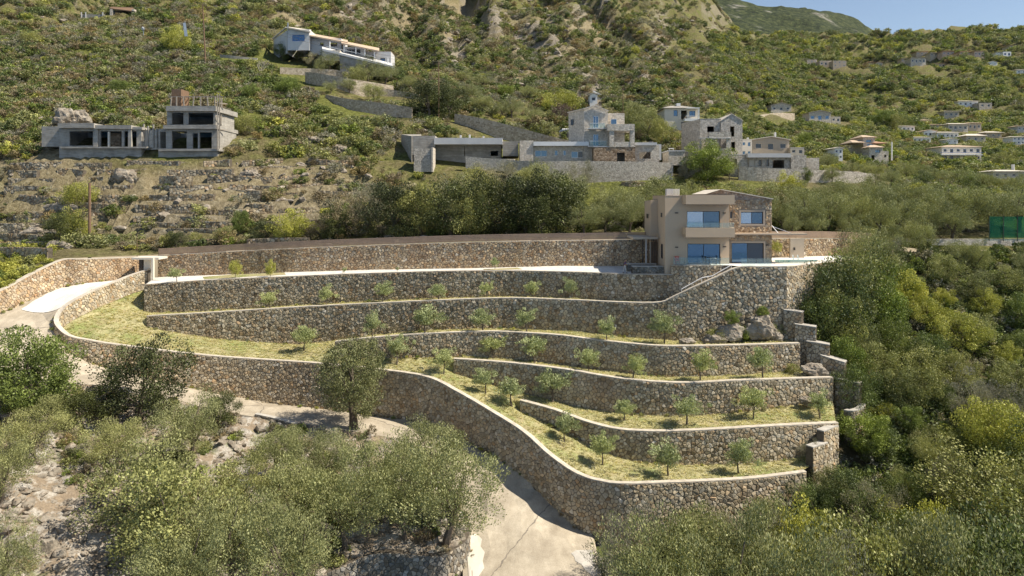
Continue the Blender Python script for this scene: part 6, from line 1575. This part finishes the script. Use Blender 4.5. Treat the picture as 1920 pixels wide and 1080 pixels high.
for k, (lab, a, b, ya, yb, hp) in enumerate(DS):
    Ya, Yb = hill_Y(a, ya+hp), hill_Y(b, yb+hp); mid = ((a+b)/2, (ya+yb)/2 + random.uniform(-2,2), (Ya+Yb)/2 + random.uniform(-.8,.8))
    pts = [(a, ya, Ya), mid, (b, yb, Yb)]
    wall('ds%d' % k, lab, pts, [(p[0], zat(p[1]+hp, p[2])-.5, 1) for p in pts], size=.42, mat='stone', seed=70+k, copm=None, smooth=3, name='dry_stone_wall', tonebias=-.12, thick=.6)

# ---- scatter: uncountable scrub, grass and stones, placed as instances on one point cloud each
SCAT = 0
def scatter(name, label, cat, protos, P, scale, rot, vi):
    global SCAT
    col = bpy.data.collections.new(name + '_forms')
    for i, me in enumerate(protos):
        o = bpy.data.objects.new('%s_form_%02d' % (name, i), me); col.objects.link(o)
    me = bpy.data.meshes.new(name); me.from_pydata([tuple(p) for p in P], [], [])
    for nm, ty, data in (('sc','FLOAT_VECTOR',scale),('ro','FLOAT_VECTOR',rot),('vi','INT',vi)):
        a = me.attributes.new(nm, ty, 'POINT'); a.data.foreach_set('value' if ty == 'INT' else 'vector', np.asarray(data).ravel())
    o = bpy.data.objects.new(name, me); C.objects.link(o)
    ng = bpy.data.node_groups.new(name, 'GeometryNodeTree')
    ng.interface.new_socket('Geometry', in_out='INPUT', socket_type='NodeSocketGeometry'); ng.interface.new_socket('Geometry', in_out='OUTPUT', socket_type='NodeSocketGeometry')
    n = ng.nodes; i_, o_ = n.new('NodeGroupInput'), n.new('NodeGroupOutput')
    ip = n.new('GeometryNodeInstanceOnPoints'); ci = n.new('GeometryNodeCollectionInfo'); ci.inputs['Collection'].default_value = col
    ci.inputs['Separate Children'].default_value = True; ci.inputs['Reset Children'].default_value = True
    def attr(nm, ty):
        q = n.new('GeometryNodeInputNamedAttribute'); q.data_type = ty; q.inputs['Name'].default_value = nm; return q.outputs['Attribute']
    lk = ng.links; lk.new(i_.outputs[0], ip.inputs['Points']); lk.new(ci.outputs[0], ip.inputs['Instance']); ip.inputs['Pick Instance'].default_value = True
    lk.new(attr('vi','INT'), ip.inputs['Instance Index']); lk.new(attr('ro','FLOAT_VECTOR'), ip.inputs['Rotation']); lk.new(attr('sc','FLOAT_VECTOR'), ip.inputs['Scale'])
    lk.new(ip.outputs[0], o_.inputs[0])
    md = o.modifiers.new('scatter', 'NODES'); md.node_group = ng
    return tag(o, label, cat, None, 'stuff')
def bush_mesh(nm, seed, mat, ncl, nleaf, leaf, R=(.5,.5,.42), cz=.40, crad=.15, aspect=1.8, up=.5):
    rng = np.random.default_rng(seed); cs = shell(rng, ncl, R, cz, .45, .35, .5, seed)
    V, Fc, T = leaf_cloud(rng, cs, crad*(.7+.6*rng.random(ncl)), nleaf, leaf, aspect, up); return mesh(nm, V, Fc, M[mat], T)
BM = {}
for k, (mt, asp) in {'dark':('f_dark',1.6),'spurge':('f_spurge',1.6),'grey':('f_grey',2.6),'brown':('f_brown',2.2),'green':('f_green',1.6),'yellow':('f_yellow',1.6),'olive':('f_olive',2.4)}.items():
    BM[k] = [bush_mesh('bush', 100+i+len(k)*7, mt, 34, 22, .105, aspect=asp) for i in range(3)]
SH = ['dark','spurge','grey','brown','green','yellow','olive']
protos = [m_ for k in SH for m_ in BM[k]]
rs = random.Random(21)
HW = [WALLS[k] for k in WALLS if k[0] == 'h']
for w_ in HW:
    for p_, zt_ in zip(w_['R'], w_['zt']): FOOT.append((p_[0]-.4, p_[0]+.4, p_[1]-.2, p_[1]+.8, zt_))
FG = {}
for f_ in FOOT:
    for gx in range(int(f_[0]//20)-1, int(f_[1]//20)+2):
        for gy in range(int(f_[2]//20)-2, int(f_[3]//20)+2): FG.setdefault((gx,gy), []).append(f_)
def clear_world(x, y, s):
    """keeps plants out of buildings and off the strip in front of their doors"""
    for a, b, c, d, t_ in FG.get((int(x//20), int(y//20)), ()):
        if a-s*.5-.3 < x < b+s*.5+.3 and c-(3.2+s*1.6)-(y > 190)*4-(y > 330)*(16+s*2) < y < d+s*.5+.3: return False
    return True
def clear_of(px, py): return True
def scrub(name, label, cat, n, region_, wt, size, seed, density=None):
    rs = random.Random(seed); P, S_, R_, I_ = [], [], [], []; tries = 0
    while len(P) < n and tries < n*12:
        tries += 1; px, py = rs.uniform(region_[0], region_[1]), rs.uniform(region_[2], region_[3])
        Y = hill_Y(px, py)
        if Y > 1040 or Y < 97: continue
        if not clear_of(px, py): continue
        if density and rs.random() > density(px, py): continue
        x = xat(px, Y); z = bz(BVH_HILL, x, Y)
        if z is None: continue
        gb_ = gully(x, Y)[0] if (Y > 160 and px < 1420) else .55
        if rs.random() > 1.45 - .95*gb_: continue
        w_ = list(wt(px, py)); w_[0] *= 1 + 4*max(0, .6-gb_); k = rs.choices(range(len(SH)), w_)[0]; s = size(px, py, Y, rs)
        if not clear_world(x, Y, s): continue
        P.append((x, Y, z - s*.08)); S_.append((s*rs.uniform(.85,1.35), s*rs.uniform(.85,1.35), s*rs.uniform(.6,1.0))); R_.append((rs.uniform(-.2,.2), rs.uniform(-.2,.2), rs.uniform(0,6.28))); I_.append(k*3+rs.randrange(3))
    return scatter(name, label, cat, protos, P, S_, R_, I_)
def wt_hill(px, py):
    r, d, g_ = masks(px, py); f = noise.noise(Vector((px*.012, py*.02, 2)))
    if py < 225: return [3.2, 1.6, 2.8, 3.0, .3, .3, 1.0]
    return [2.6+3*max(0,f), 3+2.5*g_, 2.6+2*d, 2.8+3.5*d, .6+g_, .5+g_, 1.2+2*max(0,-f)]
def den_hill(px, py):
    r, d, g_ = masks(px, py); f = noise.noise(Vector((px*.016, py*.03, 7)))
    q = .80 + .8*f - .62*r*(1 if py > 280 else .6) - .50*d*(1 if py > 280 else .15)
    if 292 < py < 455 and px < 620: q -= .36
    return max(.05, q)
scrub('hillside_scrub', 'low mixed scrub covering the near hillside', 'scrub', 6500, (-60,1560,60,470), wt_hill, lambda px,py,Y,r: r.choice((.6,.9,1.3,2.0,3.2))*(.8 if py > 300 else 1.0), 5, den_hill)
scrub('upper_slope_scrub', 'scrub covering the upper mountain slope', 'scrub', 15000, (-60,1560,-30,210), wt_hill, lambda px,py,Y,r: r.choice((1.2,1.8,2.6,3.6))*(Y/230)**.4, 6, den_hill)
def wt_vill(px, py):
    f = noise.noise(Vector((px*.02, py*.05, 5))); return [3+3*max(0,f), 2.6, .8, .5, 2.2+2*max(0,-f), 1.8+2.4*max(0,-f), 3+2*max(0,f)]
BLDV = [(h[1]-3, h[2]+3, h[3]-3, h[4]+1) for h in VH] + [(1760,1845,262,304),(1745,1805,290,313),(1595,1670,255,302),(1440,1580,192,232),(1510,1590,106,127),(1385,1512,245,292)]
def den_vill(px, py): return .97
scrub('village_woodland', 'mixed trees and bushes between the houses of the village slope', 'woodland', 11000, (1330,2200,64,385), wt_vill, lambda px,py,Y,r: r.uniform(1.6,3.9)*(.65 if Y < 150 else .85 if Y < 250 else (Y/250)**.75*1.1), 8, den_vill)
scrub('ridge_woodland', 'woodland covering the ridge at the upper right', 'woodland', 4500, (1340,1990,60,150), wt_vill, lambda px,py,Y,r: r.uniform(2.2,4.5)*(Y/250)**.55, 18, den_vill)
# grass and weeds in the green bands, valley underbrush
def low_cover(name, label, cat, bv, n, box, size, kinds, seed, cond=None, sink=.1, hz=(.6,1.0)):
    rs = random.Random(seed); P, S_, R_, I_ = [], [], [], []
    while len(P) < n:
        px, Y = rs.uniform(box[0], box[1]), rs.uniform(box[2], box[3]); x = xat(px, Y); z = bz(bv, x, Y)
        if z is None or (cond and not cond(x, Y, z)): n -= .2; continue
        s = size*rs.uniform(.6,1.5); P.append((x, Y, z-s*sink)); S_.append((s,s,s*rs.uniform(*hz))); R_.append((rs.uniform(-.2,.2),rs.uniform(-.2,.2),rs.uniform(0,6.28))); I_.append(SH.index(rs.choice(kinds))*3+rs.randrange(3))
    return scatter(name, label, cat, protos, P, S_, R_, I_)
low_cover('valley_undergrowth', 'dense undergrowth filling the gaps between the valley trees', 'undergrowth', BVH_VAL, 1700, (1130,2050,44,97), 1.9, ['dark','spurge','green','dark','dark','grey'], 31, lambda x, y, z: CX + x/y*F > 1140 and not (CX + x/y*F < 1480 and y > 58.5) and not (CX + x/y*F < 1600 and y > 70))
low_cover('grove_weeds', 'low weeds and thorny bushes on the grove floor', 'undergrowth', BVH_GROVE, 700, (-60,900,44,76), .9, ['spurge','grey','brown','brown','olive','green'], 32, lambda x, y, z: noise.noise(Vector((x*.14, y*.14, 3))) > -.05 and not (CX + x/y*F < 320 and y < 58 and CX + x/y*F > 60))
low_cover('roadside_grass', 'bright grass and bushes left of the access road', 'grass', BVH_HILL, 420, (-200,100,70,100), 1.3, ['green','spurge','yellow','yellow'], 33, lambda x, y, z: True)

# stones strewn on slopes
def rock_form(seed):
    bm = bmesh.new(); bmesh.ops.create_icosphere(bm, subdivisions=2, radius=.5)
    for v_ in bm.verts:
        p = v_.co; k = 1 + .5*noise.noise(p*2.4+Vector((seed,0,0))); v_.co = Vector((p.x*k*1.2, p.y*k, p.z*k*.75))
    m_ = bpy.data.meshes.new('rock_form'); bm.to_mesh(m_); bm.free(); m_.materials.append(M['rock']); return m_
RK = [rock_form(k*3.3) for k in range(5)]
def rocks(name, label, pts):
    rs = random.Random(9); scatter(name, label, 'rocks', RK, [p[:3] for p in pts], [(p[3]*rs.uniform(.7,1.4), p[3]*rs.uniform(.7,1.4), p[3]*rs.uniform(.5,1.1)) for p in pts], [(rs.uniform(-.5,.5), rs.uniform(-.5,.5), rs.uniform(0,6.28)) for p in pts], [rs.randrange(5) for p in pts])
pts = []; rs = random.Random(15)
while len(pts) < 1200:
    px, py = rs.uniform(-40,1480), rs.uniform(-10,465); r, d, g_ = masks(px, py)
    if rs.random() > .05 + .8*r + (.10*d if py > 280 else .06*d): continue
    if not clear_of(px, py): continue
    Y = hill_Y(px, py)
    if Y > 420: continue
    x = xat(px, Y); z = bz(BVH_HILL, x, Y)
    if z is not None and clear_world(x, Y, 1.5): pts.append((x, Y, z, rs.choice((.25,.35,.5,.8,1.4))*(1 if py > 250 else 1.6*(Y/200)**.5)))
rocks('hillside_rocks', 'loose stones and outcrops strewn over the hillside', pts)
pts = []
while len(pts) < 2600:
    px, Y = rs.uniform(-60,900), rs.uniform(43,76); x = xat(px, Y); z = bz(BVH_GROVE, x, Y)
    if z is not None and noise.noise(Vector((x*.25, Y*.25, 8))) > -.25: pts.append((x, Y, z, rs.choice((.12,.18,.3,.5,.9))*rs.uniform(.7,1.2)))
    elif rs.random() < .01: pts.append((-30, 55, -31, .2))
rocks('grove_rocks', 'limestone rubble on the grove floor', pts)

# tufts of cut grass on the terraces
def tuft(seed):
    rng = np.random.default_rng(seed); n = 14; V = []; Fc = []
    for k in range(n):
        a = rng.uniform(0, 6.28); r = rng.uniform(0, .3); b = np.array([cos(a)*r, sin(a)*r, 0]); t_ = b + np.array([cos(a)*rng.uniform(.1,.6), sin(a)*rng.uniform(.1,.6), rng.uniform(.25,1)])
        w_ = np.array([-sin(a), cos(a), 0])*.07; i = len(V); V += [b-w_, b+w_, t_]; Fc.append((i,i+1,i+2))
    return mesh('grass_tuft', V, Fc, M['grass_blade'], rng.random(n))
TF_ = [tuft(k) for k in range(4)]
P, S_, R_, I_ = [], [], [], []; rs = random.Random(44)
tri = [(LV[f[0]], LV[f[1]], LV[f[2]]) for f in LF]; ar = np.array([abs((b[0]-a[0])*(c[1]-a[1])-(c[0]-a[0])*(b[1]-a[1])) for a,b,c in tri]); cum = np.cumsum(ar)/ar.sum()
for k in range(15000):
    a, b, c = tri[int(np.searchsorted(cum, rs.random()))]; u_, v__ = rs.random(), rs.random()
    if u_+v__ > 1: u_, v__ = 1-u_, 1-v__
    p = [a[j]+(b[j]-a[j])*u_+(c[j]-a[j])*v__ for j in range(3)]
    s = rs.uniform(.12,.34); P.append(p); S_.append((s*1.5,s*1.5,s*.7)); R_.append((0,0,rs.uniform(0,6.28))); I_.append(rs.randrange(4))
scatter('cut_grass', 'clumps of cut dry grass on the terraces', 'grass', TF_, P, S_, R_, I_)

# weeds, ivy and small plants at the walls
for k, (px, py, Y, kd, s, lab) in enumerate(((1455,463,90.2,'yellow',1.5,'small yellow bush against the wall behind the pool terrace'),(1372,596,77.4,'green',1.4,'bright green plant growing on the mossy boulder'),(1430,584,78.2,'green',1.1,'tuft of green plants on top of the large boulder'),(512,752,79.2,'yellow',.5,'tiny yellow flowering weed at the foot of the outer wall'),(1500,705,73.8,'grey',1.0,'grey tuft beside the round rock on the grass terrace'))):
    plant(kd, xat(px,Y), Y, zat(py+ s*F/Y*.5, Y), s, lab, 'plant', None, 1.2)
for k, (px, py, Y, kd, s_, wd_, lab) in enumerate(((1345,610,77.6,'mixed',1.7,1.3,'leafy bush in front of the tall terrace wall left of the mossy boulder'),(1392,600,78.3,'green',2.0,1.3,'bright green bush between the two largest terrace boulders'),(1450,596,78.6,'mixed',1.9,1.0,'bush squeezed between the largest boulder and the stepped wall'),(1488,688,75,'mixed',1.1,1.5,'low bush left of the round rock on the grass terrace'),(1520,838,66.5,'grey',2.2,1.1,'pale feathery bush at the right end of the lowest grass strip'))):
    zb_ = bz(BVH_LAWN, xat(px,Y), Y, zat(py, Y)); plant(kd, xat(px,Y), Y, zb_, s_, lab, 'bush', None, wd_)
# weeds along the feet of the walls
P, S_, R_, I_ = [], [], [], []; rs = random.Random(51)
for key in ('W5','W4','W3','W2','T','O','LW','GW'):
    w_ = WALLS[key]
    for k in range(int(w_['q'][-1]*1.3)):
        s0 = rs.uniform(0, w_['q'][-1]); x, y, nx, ny = w_['P'](s0)
        if noise.noise(Vector((x*.25, y*.25, 4))) < -.05: continue
        x += nx*rs.uniform(.1,.4); y += ny*rs.uniform(.1,.4); z = float(np.interp(s0, w_['q'], w_['zb'])); s = rs.uniform(.12,.42)
        P.append((x,y,z)); S_.append((s*1.3,s*1.3,s)); R_.append((0,0,rs.uniform(0,6.28))); I_.append(SH.index(rs.choice(['spurge','green','brown','grey','yellow']))*3+rs.randrange(3))
scatter('wall_weeds', 'small weeds growing along the feet of the stone walls', 'weeds', protos, P, S_, R_, I_)
# lawn strips beside the driveway
BVD = BVHTree.FromPolygons([Vector(q) for q in DV], DF)
slab('driveway_grass_strip', [(at(a,b,c).x, at(a,b,c).y) for a,b,c in [(380,519,92.6),(443,512.6,93.9),(533,510,93.0),(536,514.5,90.2),(440,519.5,89.3),(383,522,89.3)]], M['lawn'], BVD, .02, .8)
slab('driveway_grass_strip', [(at(a,b,c).x, at(a,b,c).y) for a,b,c in [(905,505.5,88.6),(970,503,89.4),(980,505.5,87.6),(910,507,87.0)]], M['lawn'], BVD, .02, .8)

# ------------------------------------------------------------------ air: one closed box of thin haze round the camera and the whole scene
hm = bpy.data.materials.new('thin_haze'); hm.use_nodes = True; ht = hm.node_tree
ht.nodes.remove(ht.nodes['Principled BSDF'])
pv = ht.nodes.new('ShaderNodeVolumePrincipled'); pv.inputs['Color'].default_value = (.80,.88,1,1); pv.inputs['Density'].default_value = HAZE
pv.inputs['Anisotropy'].default_value = .3
ht.links.new(pv.outputs[0], ht.nodes['Material Output'].inputs['Volume'])
if HAZE > 0:
    g = G(); g.box(-9500, 9500, -12500, 6000, -97, 1300)
    g.make('haze', hm, None, kind='stuff')
